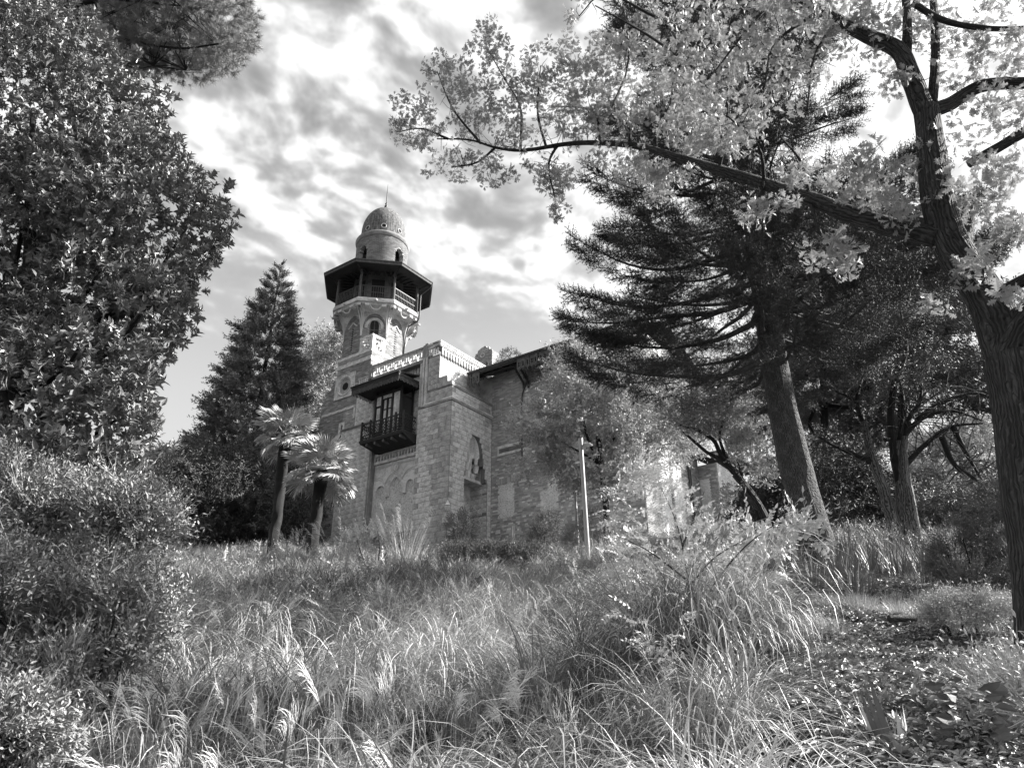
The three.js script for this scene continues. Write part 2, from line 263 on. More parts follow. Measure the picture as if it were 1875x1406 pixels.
// ---- porch at the front corner: front and right face with the niche
{
  const archHole = (y) => y > 16.04 ? null : y > 14.9 ? (() => { const t = (y - 14.9) / 1.14, h = 0.6 * Math.pow(1 - t * t, 0.55); return [2.08 - h, 2.08 + h]; })() : y > 14.45 ? [1.42, 2.76] : y > 13.9 ? [1.26, 2.9] : y > 13.6 ? [1.18, 3.06] : [1.2, 3.1];
  const stF = (a, y) => 0.75 * ss(a, -1.5, -0.75) * (0.55 + 0.9 * fbm(a * 2.2, y * 0.25, 3, 3)) + 0.5 * ss(fbm(a * 3, y * 0.3, 8, 3), 0.5, 0.66);
  const stR = (a, y) => 0.75 * (1 - ss(a, 0.12, 0.4)) * (0.5 + fbm(a, y * 0.8, 2, 2) * 0.7) + 0.45 * ss(fbm(a * 2, y * 0.4, 5, 3), 0.6, 0.75) + 0.2 * ss(y, 17, 18.3);
  // right face as a slab with the niche cut out, front slab, roof slab
  const s = poly([[0, 9], [3.45, 9], [3.45, 18.14], [0, 18.14]]), h = new THREE.Path(); h.moveTo(1.2, 9.3); h.lineTo(3.1, 9.3); h.lineTo(3.1, 13.6); h.lineTo(2.92, 13.62); h.lineTo(2.9, 14.45); h.lineTo(2.72, 14.47); h.lineTo(2.68, 14.9);
  for (let i = 0; i <= 20; i++) { const t = i / 20, a = t * Math.PI; h.lineTo(2.08 + 0.6 * Math.cos(a), 14.9 + 1.14 * Math.pow(Math.sin(a), 0.9)); }
  h.lineTo(1.44, 14.47); h.lineTo(1.26, 14.45); h.lineTo(1.2, 13.6); h.closePath(); s.holes.push(h);
  const side = vp('porch_wall', inFrame(RIGHT(), prism(s, 0.3).translate(0, 0, -0.3)), M.joint);
  ashlar(RIGHT(), side, 0.02, 3.43, 9.7, 17.36, { hole: archHole, stain: stR });
  ashlar(RIGHT(), side, 0.02, 3.43, 17.56, 18.14, { stain: (a, y) => stR(a, y), H: 0.29, L: 0.7 });
  const front = vp('porch_wall', box(-2.34, -0.305, 9, 18.2, -0.3, 0), M.joint);
  ashlar(FRONT(), front, -2.34, -0.005, 9.7, 17.36, { stain: stF, L: 0.46 });
  ashlar(FRONT(), front, -1.76, -0.005, 17.56, 18.2, { stain: (a, y) => 0.9, L: 0.5, H: 0.3 });
  vp('porch_roof', box(-2.3, 0.02, 18.15, 18.24, -3.45, -0.02), M.stoneDark);
  // string course: three mouldings round the corner
  const trim = [];
  for (const [y0, y1, o] of [[17.36, 17.42, 0.05], [17.42, 17.5, 0.11], [17.5, 17.55, 0.06]]) { trim.push(box(-1.9, o, y0, y1, 0.004, o)); trim.push(box(0.004, o, y0, y1, -3.45, 0.004)); }
  vp('cornice', trim, M.stoneTrim);
  vp('coping', [box(-1.0, 0.04, 18.2, 18.27, -0.32, 0.04), box(-0.28, 0.04, 18.14, 18.27, -3.45, -0.322)], M.stoneDark);
  // crumbled stones stepping up to the block behind
  const rub = vgroup('broken_parapet');
  for (let k = 0; k < 7; k++) { const o = new THREE.Mesh(BLOCKS[k % 4], M.stained[k % 3]); o.name = 'stone_block'; o.scale.set(0.3, 0.2, 0.26); const lay = k < 3 ? 0 : k < 5 ? 1 : 2, i = k < 3 ? k : k < 5 ? k - 3 : k - 5; o.position.set(-0.82 + i * 0.3 + lay * 0.02, 18.38 + lay * 0.2 - Y0, -0.24); o.rotation.set(0.02 * k, 0.1 * (k % 3), 0.03 * (k % 2)); rub.add(o); }

  // niche: side jambs in ashlar, back wall, column, muqarnas tiers, fluted half dome
  const J = frame(-1.1, -3.1, 0);                                        // far jamb faces the front
  const jamb = vp('niche_jamb', [box(-1.15, -0.302, 9, 13.6, -3.3, -3.1)], M.joint);
  ashlar(J, jamb, 0, 1.08, 9.7, 11.95, { single: false, L: 0.42 }); ashlar(J, jamb, 0, 1.08, 12.05, 13.0, { single: false, L: 0.42 });
  ashlar(J, jamb, 0, 1.08, 13.1, 13.6, { single: false, L: 0.6 });
  vp('moulding', [...[11.95, 13.0].flatMap((y) => [box(-1.12, -0.31, y, y + 0.04, -3.1, -3.05), box(-1.12, -0.31, y + 0.06, y + 0.1, -3.1, -3.02)])], M.stoneTrim);
  vp('niche_back', [box(-1.3, -1.1, 9, 13.7, -3.3, -2.1), box(-1.35, -1.2, 9, 13.7, -2.1, -1.1), box(-1.28, -0.302, 9, 13.6, -1.2, -1.1)], M.stoneTrim);
  vp('niche_opening', box(-1.195, -1.18, 10.6, 13.05, -1.8, -1.28), M.black);
  vp('niche_ceiling', box(-1.3, -0.302, 13.55, 13.7, -3.3, -1.1), M.stoneTrim);
  const col = new THREE.LatheGeometry([[0.0, 10.3], [0.17, 10.3], [0.17, 10.5], [0.1, 10.62], [0.09, 12.1], [0.13, 12.18], [0.12, 12.3], [0.16, 12.42], [0.16, 12.5], [0, 12.5]].map(([x, y]) => new THREE.Vector2(x, y)), 14).translate(-0.72, 0, -1.42);
  vp('column', [col, box(-0.86, -0.58, 9.2, 10.3, -1.56, -1.28), box(-1.1, -0.58, 12.5, 13.5, -1.56, -1.3)], M.stoneTrim);
  const tiers = [];
  for (const [y, n, w0, w1, dep] of [[13.7, 3, 1.2, 3.05, 0.55], [14.1, 4, 1.28, 2.9, 0.35], [14.5, 4, 1.46, 2.7, 0.2]]) {
    for (let i = 0; i < n; i++) {                                       // little hollow cells
      const c = lerp(w0, w1, (i + 0.5) / n), rad = (w1 - w0) / n / 2, g = new THREE.CylinderGeometry(rad * 0.98, rad * 0.62, 0.4, 12, 1, true, Math.PI, Math.PI); g.translate(0, y + 0.2, 0);
      tiers.push(inFrame(RIGHT(-0.32 - dep * 0.8), g.translate(c, 0, i % 2 ? 0.15 : 0)));
    }
    tiers.push(fbox(RIGHT(-0.3 - dep), w0, w1, y + 0.37, y + 0.42, -0.8, 0.02 + dep * 0.5));
  }
  const shell = new MB(), cen = V(-0.32, 14.9, -2.08), ni = 40, nj = 12; let pr = null;
  for (let j = 0; j <= nj; j++) { const e = j / nj * Math.PI / 2, row = []; for (let i = 0; i <= ni; i++) { const a = i / ni * Math.PI, fl = 1 - 0.1 * Math.abs(Math.sin(a * 5)), r = Math.cos(e) * fl; row.push(shell.v(cen.x + 0.1 - Math.sin(a) * 0.45 * r, cen.y + 1.12 * Math.pow(Math.sin(e), 0.95), cen.z + Math.cos(a) * 0.6 * r)); } if (pr) for (let i = 0; i < ni; i++) shell.q(pr[i], pr[i + 1], row[i + 1], row[i]); pr = row; }
  vp('niche_shell', [shell.geo(), ...tiers], M.nicheStone);
  vp('niche_lining', [box(-1.35, -0.9, 13.7, 16.2, -3.2, -1.0), box(-0.9, -0.302, 16.1, 16.2, -3.2, -1.0), box(-0.9, -0.302, 13.7, 16.1, -1.1, -1.0), box(-0.9, -0.302, 13.7, 16.1, -3.2, -3.1)], M.nicheStone);
  // small carved niche at the foot of the corner
  vp('corner_niche', [0, 1, 2].map((i) => new THREE.CylinderGeometry(0.16 + i * 0.05, 0.13 + i * 0.05, 0.24, 8).translate(0.0, 11.55 - i * 0.3, 0.0)).concat([new THREE.ConeGeometry(0.15, 0.3, 8).translate(0, 11.86, 0)]), M.stoneTrim);
}

// ---- upper block behind the porch, with its cornice and pierced parapet
{
  const w = vp('upper_wall', [box(-6.3, -0.94, 15.5, 20.2, -0.7, -0.4), box(-2.34, -0.94, 18.0, 20.3, -0.4, 0), box(-1.24, -0.94, 18, 21, -4.2, -0.4)], M.joint);
  const dark = () => 0.75;
  ashlar(FRONT(), w, -1.72, -0.945, 18.3, 20.2, { stain: dark, single: false }); ashlar(FRONT(-0.4), w, -6.2, -2.36, 15.9, 20.1, { stain: (a, y) => 0.25 + 0.3 * ss(y, 18.5, 20), single: false });
  ashlar(FRONT(), w, -2.34, -2.1, 17.5, 20.1, { stain: () => 0.3, single: false }); ashlar(RIGHT(-0.94), w, 0.01, 4.1, 18.0, 20.2, { single: false, L: 0.6, stain: (a, y) => 0.3 * ss(fbm(a * 2, y * 0.3, 1, 3), 0.5, 0.7) });
  vp('pilaster', [box(-2.08, -1.96, 17.4, 20.3, 0.002, 0.1), box(-1.88, -1.76, 17.4, 20.3, 0.002, 0.1)], M.stoneTrim);
  // cornice with hanging teeth on the right and on the corner pier
  const R = RIGHT(-0.94), c = [fbox(R, -0.1, 4.2, 20.74, 20.8, -0.4, 0.1), fbox(R, -0.13, 4.2, 20.8, 20.93, -0.4, 0.13), fbox(R, -0.16, 4.2, 20.93, 21.04, -0.4, 0.16), box(-1.74, -0.942, 20.74, 20.93, 0, 0.1), box(-1.74, -0.942, 20.93, 21.04, 0, 0.16)];
  vp('cornice', c, M.stone[2]);
  const teeth = []; for (let i = 0; i < 17; i++) { const a = 0.1 + i * 0.235; teeth.push(fbox(R, a, a + 0.12, 20.3, 20.74, 0, 0.07)); teeth.push(inFrame(R, new THREE.ConeGeometry(0.07, 0.22, 4).rotateX(Math.PI).rotateY(Math.PI / 4).translate(a + 0.06, 20.19, 0.02))); teeth.push(fbox(R, a + 0.12, a + 0.235, 20.6, 20.74, 0, 0.05)); }
  for (let i = 0; i < 4; i++) { const a = -1.7 + i * 0.19; teeth.push(box(a, a + 0.1, 20.35, 20.74, 0.002, 0.06)); }
  vp('cornice_teeth', teeth, M.stoneTrim);
  // parapet: rails and a key pattern open to the sky
  vp('parapet_rail', [box(-6.3, -2.08, 20.93, 21.06, -0.2, 0.06), box(-6.3, -2.08, 20.1, 20.3, -0.4, 0.03), box(-6.32, -6.1, 20.2, 21.14, -0.24, 0.1), box(-2.12, -1.74, 20.2, 21.1, -0.3, 0.08), box(-1.96, -1.74, 21.1, 21.16, -0.3, 0.1)], M.stoneDark);
  const key = [], n = 7, u = 3.98 / n;
  for (let i = 0; i < n; i++) { const x = -6.1 + i * u, t = 0.06, z0 = -0.13, z1 = 0, b = (a0, a1, y0, y1) => key.push(box(x + a0, x + a1, y0, y1, z0, z1)); b(0, t, 20.3, 20.78); b(t, 0.32, 20.72, 20.78); b(0.26, 0.32, 20.5, 20.72); b(0.16, u, 20.44, 20.5); b(0.42, 0.42 + t, 20.46, 20.93); }
  vp('parapet_fretwork', key, M.stone[2]);
  // pendant frieze under the parapet
  const fz = []; for (let i = 0; i < 18; i++) { const a = -6.1 + i * 0.215; fz.push(box(a, a + 0.15, 19.75, 20.1, -0.4, -0.3)); fz.push(new THREE.ConeGeometry(0.1, 0.26, 5).rotateX(Math.PI).translate(a + 0.07, 19.62, -0.34)); } vp('frieze', fz, M.stone[4]);
  vp('roof_deck', box(-6.3, -1.0, 20.0, 20.1, -4.2, -0.7), M.tile);
}

// ---- front left pilaster and the walled-up archway
{
  const st = (a, y) => 0.35 * ss(fbm(a * 2.4, y * 0.3, 6, 3), 0.52, 0.7);
  const w = vp('front_wall', [box(-8.3, -5.65, 9, 17.4, -0.4, 0), box(-7.25, -5.65, 17.4, 19.9, -0.4, 0)], M.joint);
  ashlar(FRONT(), w, -8.3, -5.65, 9.7, 17.4, { stain: st, single: false }); ashlar(FRONT(), w, -7.25, -5.65, 17.55, 19.9, { stain: st, single: false });
  vp('string_course', [box(-8.32, -5.62, 17.4, 17.46, 0.002, 0.05), box(-8.32, -5.62, 17.46, 17.53, 0.002, 0.09)], M.stoneDark);
  vp('frieze', [0, 1, 2, 3, 4].map((i) => box(-7.15 + i * 0.17, -7.03 + i * 0.17, 20.0, 20.4, 0, 0.07)).concat([box(-7.2, -6.36, 20.4, 20.46, 0, 0.1), box(-7.2, -6.3, 19.9, 20.0, -0.2, 0.05)]), M.stone[4]);
  const nb = vp('archway_back', box(-5.7, -2.3, 9, 15.55, -0.9, -0.46), M.joint);
  vp('archway_infill', box(-5.42, -2.62, 10.9, 14.2, -0.46, -0.4), M.plaster, villa);
  const s = new THREE.Shape(); s.moveTo(-5.65, 9.3); s.lineTo(-5.42, 9.3); s.lineTo(-5.42, 13.35); s.absarc(-5.08, 13.35, 0.34, Math.PI, 0, true); s.lineTo(-4.7, 13.0); s.lineTo(-4.44, 13.02); s.lineTo(-4.44, 13.4); s.quadraticCurveTo(-4.4, 13.8, -3.97, 14.0); s.quadraticCurveTo(-3.54, 13.8, -3.5, 13.4); s.lineTo(-3.5, 13.02); s.lineTo(-3.22, 13.0); s.lineTo(-3.2, 13.4); s.absarc(-2.92, 13.4, 0.28, Math.PI, 0, true); s.lineTo(-2.62, 9.3); s.lineTo(-2.4, 9.3); s.lineTo(-2.4, 14.9); s.lineTo(-5.65, 14.9); s.closePath();
  vp('archway_surround', prism(s, 0.12).translate(0, 0, -0.42), M.plasterWhite);
  const mould = (pts, r) => new THREE.TubeGeometry(new THREE.CatmullRomCurve3(pts.map(([x, y]) => V(x, y, -0.29)), false, 'catmullrom', 0.2), 30, r, 6);
  const ln = []; for (const o of [0, 0.1]) { ln.push(mould([[-5.6, 14.12 - o], [-5.2, 14.16 - o], [-4.95, 14.02 - o], [-4.76, 13.78 - o]], 0.02), mould([[-4.76, 13.78 - o], [-4.5, 14.1 - o], [-4.04, 14.3 - o], [-3.7, 14.12 - o], [-3.52, 13.86 - o]], 0.02), mould([[-3.52, 13.86 - o], [-3.2, 14.2 - o], [-2.8, 14.32 - o], [-2.42, 14.32 - o]], 0.02), mould([[-5.6, 14.76 - o * 0.6], [-4.3, 14.75 - o * 0.6]], 0.018), mould([[-3.75, 14.75 - o * 0.6], [-2.42, 14.74 - o * 0.6]], 0.018)); }
  ln.push(new THREE.TorusGeometry(0.2, 0.03, 6, 20).translate(-4.03, 14.56, -0.29), new THREE.TorusGeometry(0.3, 0.02, 6, 20).translate(-4.03, 14.56, -0.29));
  vp('moulding', ln, M.stoneTrim);
  const fr = poly([[-5.65, 14.92], [-2.4, 14.92], [-2.4, 15.52], [-5.65, 15.52]]);
  for (let i = 0; i < 14; i++) { const x = -5.52 + i * 0.222, h = new THREE.Path(); h.moveTo(x, 15.08); h.lineTo(x + 0.15, 15.08); h.lineTo(x + 0.15, 15.32); h.absarc(x + 0.075, 15.32, 0.075, 0, Math.PI, false); h.closePath(); fr.holes.push(h); }
  vp('arcade_frieze', [prism(fr, 0.2).translate(0, 0, -0.4), box(-5.6, -2.42, 14.96, 15.5, -0.45, -0.36)], M.stone[2]);
  vp('sill', [box(-5.6, -2.45, 10.86, 10.92, -0.4, 0.02)], M.stoneTrim);
  vp('pilaster', [box(-5.78, -5.68, 9.3, 19.8, 0.002, 0.035), box(-5.66, -5.6, 9.3, 15.5, -0.3, 0.01)], M.stoneDark);
}

// ---- timber balcony with its canopy
{
  const b = vgroup('balcony'), P = (n, g, m) => vp(n, g, m, b), Z = 0.97;
  P('floor', [box(-5.64, -2.4, 15.86, 15.97, -0.4, Z + 0.03), box(-5.6, -2.42, 15.78, 15.86, -0.4, Z)], M.wood);
  const mb = new MB(), q = (x, y, z) => mb.v(x, y, z), A = [q(-5.58, 15.78, -0.4), q(-2.42, 15.78, -0.4), q(-2.42, 15.78, Z - 0.02), q(-5.58, 15.78, Z - 0.02)], C = [q(-5.3, 15.47, -0.4), q(-2.44, 15.47, -0.4), q(-2.44, 15.47, 0.1), q(-5.3, 15.47, 0.1)];
  for (let i = 0; i < 4; i++) { const j = (i + 1) % 4; mb.q(A[i], A[j], C[j], C[i]); } mb.q(C[0], C[1], C[2], C[3]); P('underside', mb.geo(true), M.wood);
  P('joist', [0, 1, 2, 3, 4].map((i) => box(-5.2 + i * 0.62, -5.08 + i * 0.62, 15.6, 15.78, 0, Z - 0.06)), M.woodGrey);
  const rails = (y0, y1) => [box(-5.58, -2.44, y0, y1, Z - 0.05, Z), box(-5.58, -5.53, y0, y1, 0.002, Z - 0.05), box(-2.49, -2.44, y0, y1, 0.002, Z - 0.05)];
  for (const [y0, y1] of [[16.86, 16.92], [16.66, 16.7], [16.2, 16.24], [16.04, 16.09]]) P('rail', rails(y0, y1), M.wood);
  for (const x of [-5.59, -4.95, -3.06, -2.5]) P('post', box(x, x + 0.09, 15.97, 17.06, Z - 0.07, Z + 0.02), M.wood);
  const bal = [], lat = []; for (let x = -5.5; x < -2.5; x += 0.13) { bal.push(box(x, x + 0.03, 16.7, 16.86, Z - 0.04, Z - 0.01), box(x, x + 0.03, 16.09, 16.2, Z - 0.04, Z - 0.01)); }
  for (let z = 0.06; z < Z - 0.06; z += 0.13) bal.push(box(-2.48, -2.45, 16.7, 16.86, z, z + 0.03), box(-2.48, -2.45, 16.09, 16.2, z, z + 0.03), box(-5.57, -5.54, 16.7, 16.86, z, z + 0.03), box(-5.57, -5.54, 16.09, 16.2, z, z + 0.03));
  P('baluster', bal, M.wood);
  for (let x = -5.45; x < -2.6; x += 0.16) for (const s of [-1, 1]) lat.push(new THREE.BoxGeometry(0.022, 0.58, 0.02).rotateZ(s * 0.72).translate(x + 0.1, 16.45, Z - 0.03));
  for (let z = 0.12; z < Z - 0.1; z += 0.16) for (const s of [-1, 1]) lat.push(new THREE.BoxGeometry(0.02, 0.58, 0.022).rotateX(s * 0.72).translate(-2.465, 16.45, z + 0.05));
  P('lattice', lat, M.wood);
  // glazed bay
  const f = 0.62;
  for (const x of [-4.98, -4.5, -3.68, -3.08]) P('post', box(x, x + 0.1, 15.97, 18.8, f - 0.06, f + 0.06), M.wood);
  P('post', box(-3.08, -2.98, 15.97, 18.8, -0.3, -0.2), M.wood);
  P('transom', [box(-4.98, -2.98, 18.46, 18.6, f - 0.05, f + 0.05), box(-4.98, -4.4, 17.85, 17.92, f - 0.04, f + 0.04), box(-3.06, -3.0, 18.2, 18.3, -0.3, f), box(-3.06, -3.0, 17.2, 17.28, -0.3, f)], M.wood);
  P('panel', box(-4.88, -4.5, 17.92, 18.46, f - 0.02, f + 0.01), M.white); P('panel', box(-3.58, -3.08, 16.1, 18.46, f - 0.02, f + 0.01), M.white); P('panel', box(-4.4, -3.68, 18.28, 18.46, f - 0.02, f + 0.01), M.white);
  P('pane', box(-4.88, -4.5, 16.2, 17.85, f - 0.02, f), M.glass); P('pane', box(-4.4, -3.68, 16.2, 18.28, f - 0.06, f - 0.04), M.glass); P('pane', box(-3.04, -3.02, 16.2, 18.2, -0.2, f - 0.06), M.glass);
  P('curtain', [box(-4.33, -4.16, 16.2, 18.2, f - 0.035, f - 0.03), box(-3.98, -3.82, 16.2, 18.2, f - 0.035, f - 0.03), box(-4.84, -4.58, 16.4, 17.8, f + 0.002, f + 0.006)], M.white);
  P('mullion', [box(-4.08, -4.02, 16.1, 18.28, f - 0.04, f + 0.03), box(-4.4, -3.68, 17.6, 17.64, f - 0.04, f + 0.02)], M.wood);
  // canopy
  const sl = (x0, x1, z0, z1, ya, yb, t) => { const m = new MB(), k = (x, y, z) => m.v(x, y, z), a = [k(x0, yb, z0), k(x1, yb, z0), k(x1, ya, z1), k(x0, ya, z1)], c = [k(x0, yb - t, z0), k(x1, yb - t, z0), k(x1, ya - t, z1), k(x0, ya - t, z1)]; m.q(a[3], a[2], a[1], a[0]); m.q(c[0], c[1], c[2], c[3]); for (let i = 0; i < 4; i++) { const j = (i + 1) % 4; m.q(c[j], c[i], a[i], a[j]); } return m.geo(true); };
  P('canopy', [sl(-6.02, -2.36, 0.002, 1.6, 19.04, 19.4, 0.07), box(-5.98, -2.4, 18.78, 18.85, -0.39, 1.5)], M.wood);
  P('fascia', [box(-6.0, -2.37, 18.85, 19.02, 1.5, 1.57), box(-6.0, -5.94, 18.85, 19.02, 0.01, 1.5), box(-2.43, -2.37, 18.85, 19.02, 0.01, 1.5), box(-6.05, -2.33, 19.02, 19.06, 1.48, 1.63)], M.wood);
  const fg = []; for (let x = -5.98; x < -2.4; x += 0.1) fg.push(box(x, x + 0.06, 18.58 + 0.05 * (Math.round(x * 10) % 2), 18.86, 1.53, 1.55)); for (let z = 0.05; z < 1.5; z += 0.1) for (const x of [-5.98, -2.41]) fg.push(box(x, x + 0.02, 18.58 + 0.05 * (Math.round(z * 10) % 2), 18.86, z, z + 0.06));
  P('fringe', fg, M.woodGrey);
}

// ---- tower: brick base, octagonal shaft, flared vault, gallery, roof, drum and dome
const TCX = -8.2, TCZ = -1.84, AP = 1.84, TAN = Math.tan(Math.PI / 8);
const face = (k, ap = AP) => frame(TCX + Math.sin(k * Math.PI / 4) * ap, TCZ + Math.cos(k * Math.PI / 4) * ap, k * Math.PI / 4);
const octShape = (ap) => poly(Array.from({ length: 8 }, (_, k) => { const a = (k + 0.5) * Math.PI / 4, r = ap / Math.cos(Math.PI / 8); return [Math.cos(a) * r, Math.sin(a) * r]; }));
const octPrism = (ap, y0, y1, inner) => { const s = octShape(ap); if (inner) s.holes.push(octShape(inner)); return prism(s, y1 - y0).rotateX(-Math.PI / 2).translate(TCX, y0, TCZ); };
const brickList = [];
{
  // square base
  const base = vp('tower_base', [box(-10.36, -8.3, 9, 19.7, -4.1, -0.02), box(-8.3, -6.37, 15, 22.28, -3.6, -0.42), box(-9.3, -6.37, 19.7, 20.95, -3.6, -0.02), box(-8.3, -7.2, 17.5, 19.7, -0.5, -0.02)], M.mortar);
  const slit = (a, y) => Math.abs(a + 8.34) < 0.15 && y > 16.3 && y < 17.95;
  bricks(brickList, FRONT(-0.02), -10.36, -8.32, 9.7, 18.72, { hole: slit, tone: 0.15 }); bricks(brickList, FRONT(-0.02), -8.31, -7.26, 17.5, 18.72, { hole: slit, tone: 0.22 });
  const panel = (a, y) => a > -9.25 && a < -7.5 && y > 19.55 && y < 21.12;
  bricks(brickList, FRONT(-0.02), -10.3, -7.26, 18.92, 19.7, { hole: panel, tone: 0.16 });
  bricks(brickList, FRONT(-0.02), -10.3, -6.4, 19.7, 21.58, { hole: (a, y) => panel(a, y) || a < -10.3 + (y - 19.7) * 0.8 || (a > -7.25 && y < 20.5), tone: 0.17 }); bricks(brickList, FRONT(-0.02), -9.2, -6.4, 21.86, 22.14, {});
  vp('tower_base', [box(-9.25, -6.38, 20.9, 22.3, -1.2, -0.02), box(-7.6, -6.38, 20.0, 22.3, -3.0, -0.03), octPrism(AP - 0.02, 20.9, 25.4)], M.mortar);
  { const m = new MB(), k = (x, y, z) => m.v(x, y, z), a = k(-10.3, 19.7, -0.02), b = k(-9.2, 19.7, -0.02), c = k(-9.2, 21.08, -0.02), d = k(-10.3, 19.7, -1.9), e = k(-9.98, 21.08, -1.0); m.t(a, b, c); m.q(a, c, e, d); vp('broach', m.geo(true), M.brick); }
  // right side of the square base and its corner balcony
  bricks(brickList, RIGHT(-6.36), 0.0, 3.0, 20.1, 21.58, { tone: 0.17 }); bricks(brickList, RIGHT(-6.36), 0.0, 3.0, 21.86, 22.14, { tone: 0.17 });
  const bands = []; for (const [y0, y1] of [[21.6, 21.84], [22.15, 22.34]]) { bands.push(box(-9.28, -6.34, y0, y1, -0.3, 0.02), box(-6.6, -6.34, y0, y1, -3.2, -0.3)); }
  vp('stone_band', bands, M.stone[3]);
  vp('stone_band', [box(-10.2, -7.36, 18.74, 18.9, -0.1, 0.035), box(-7.44, -7.3, 18.1, 18.74, -0.1, 0.02)], M.stone[3]);
  vp('balustrade', [box(-7.46, -6.34, 23.12, 23.28, -0.16, 0.03), box(-6.5, -6.31, 23.12, 23.28, -1.05, -0.16), box(-6.52, -6.32, 22.34, 23.12, -0.2, 0.02), box(-7.46, -7.2, 22.34, 23.12, -0.14, 0), box(-6.48, -6.34, 22.34, 23.12, -1.05, -0.82)], M.stone[3]);
  const key = []; for (const [fr, s] of [[frame(-7.2, 0, 0), 0.68], [RIGHT(-6.34), 0.62]]) { const o = fr === undefined ? 0 : 0; const a0 = s === 0.68 ? 0 : 0.2, K = (p, q, y0, y1) => key.push(fbox(fr, a0 + p * s, a0 + q * s, y0, y1, -0.13, -0.01)); K(0.02, 0.14, 22.34, 22.95); K(0.14, 0.62, 22.85, 22.95); K(0.5, 0.62, 22.62, 22.85); K(0.3, 0.5, 22.62, 22.7); K(0.3, 0.42, 22.34, 22.62); K(0.78, 0.9, 22.5, 23.12); K(0.62, 0.78, 22.44, 22.54); }
  vp('fretwork', key, M.stone[3]);
  // roundel in its square panel
  const sq = poly([[-9.2, 19.6], [-7.55, 19.6], [-7.55, 21.08], [-9.2, 21.08]]), h = new THREE.Path(); h.absarc(-8.38, 20.36, 0.52, 0, Math.PI * 2, true); sq.holes.push(h);
  const ring = new THREE.TorusGeometry(0.6, 0.05, 8, 36).translate(-8.38, 20.36, 0.05), knobs = [0, 1, 2, 3].map((k) => new THREE.TorusGeometry(0.09, 0.03, 6, 12).translate(-8.38 + 0.72 * Math.cos(k * Math.PI / 2), 20.36 + 0.64 * Math.sin(k * Math.PI / 2), 0.05));
  vp('roundel', [prism(sq, 0.1).translate(0, 0, -0.05), ring, ...knobs, box(-9.22, -7.53, 21.05, 21.1, 0, 0.07), box(-9.22, -9.16, 19.6, 21.05, 0, 0.065), box(-7.59, -7.53, 19.6, 21.05, 0, 0.065), box(-9.16, -7.59, 19.58, 19.63, 0, 0.065)], M.stone[0]);
  vp('roundel_bowl', new THREE.LatheGeometry([[0.52, 0], [0.44, -0.16], [0.34, -0.26], [0.22, -0.3]].map(([x, y]) => new THREE.Vector2(x, y)), 32).rotateX(Math.PI / 2).translate(-8.38, 20.36, 0.04), M.stone[1]);
  vp('roundel_eye', new THREE.CylinderGeometry(0.24, 0.24, 0.02, 24).rotateX(Math.PI / 2).translate(-8.38, 20.36, -0.015), M.black);
  vp('slit_window', [box(-8.46, -8.2, 16.42, 17.5, -0.02, -0.012), box(-8.36, -8.24, 17.5, 17.85, -0.015, -0.006)], M.black);
  vp('slit_surround', [box(-8.56, -8.38, 17.3, 18.02, -0.02, 0.03), box(-8.22, -8.1, 17.3, 18.02, -0.02, 0.03), box(-8.38, -8.22, 17.86, 18.02, -0.02, 0.03)], M.stone[3]);
  // shaft
  const half = AP * TAN;
  for (let k = 0; k < 8; k++) {
    const fr = face(k, AP - 0.02), arch = k === 1;
    const top = (a) => 23.65 + 1.42 * Math.sqrt(Math.max(0, 1 - (a / half) ** 2));
    bricks(brickList, fr, -half, half, 22.3, 25.1, { tone: k === 2 ? 0.17 : 0.15, hole: (a, y) => y > top(a) + 0.05 || (k % 2 === 0 && Math.abs(a) < 0.1 && y < 24.25) || (arch && Math.hypot(a, (y - 24.05)) < 0.5 && y > 24) || (arch && Math.abs(a) < 0.3 && y < 24.1) });
    if (k % 2 === 0 && k < 4) { vp('slit_window', [fbox(fr, -0.075, 0.075, 22.6, 24.12, 0, 0.012), inFrame(fr, new THREE.ConeGeometry(0.1, 0.2, 4).rotateY(Math.PI / 4).scale(1, 1, 0.1).translate(0, 24.2, 0.006))], M.black); vp('hood_mould', [-1, 1].map((s) => inFrame(fr, new THREE.BoxGeometry(0.5, 0.07, 0.06).rotateZ(s * -0.75).translate(s * 0.19, 24.42, 0.04))), M.stone[2]); }
    if (arch) {
      const s = new THREE.Shape(); s.moveTo(-0.28, 22.4); s.lineTo(0.28, 22.4); s.lineTo(0.28, 24.2); s.quadraticCurveTo(0.24, 24.55, 0, 24.72); s.quadraticCurveTo(-0.24, 24.55, -0.28, 24.2); s.closePath(); vp('arched_window', inFrame(fr, prism(s, 0.012)), M.black);
      const bars = [fbox(fr, -0.02, 0.02, 22.4, 24.6, 0.013, 0.03), fbox(fr, -0.27, 0.27, 23.9, 23.94, 0.013, 0.03), fbox(fr, -0.25, -0.22, 22.4, 24.3, 0.013, 0.05)]; vp('window_bar', bars, M.woodGrey);
      const vs = []; for (let i = 0; i <= 16; i++) { const t = i / 16 * Math.PI; vs.push(inFrame(fr, new THREE.BoxGeometry(0.17, 0.1, 0.06).rotateZ(t).translate(Math.cos(t) * 0.5, 24.1 + Math.sin(t) * 0.58, 0.025))); } vp('voussoir', vs, M.stone[4]);
      const tor = []; for (let i = 0; i < 24; i++) { const t = (i + 0.5) / 24 * Math.PI; tor.push(inFrame(fr, new THREE.BoxGeometry(0.06, 0.11, 0.1).rotateZ(t).translate(Math.cos(t) * 0.63, 24.1 + Math.sin(t) * 0.78, 0.05))); } vp('arch_moulding', tor, M.stoneDark);
    }
    // flared vault from shaft to gallery
    const m = new MB(), NI = 24, NJ = 8; let pr = null;
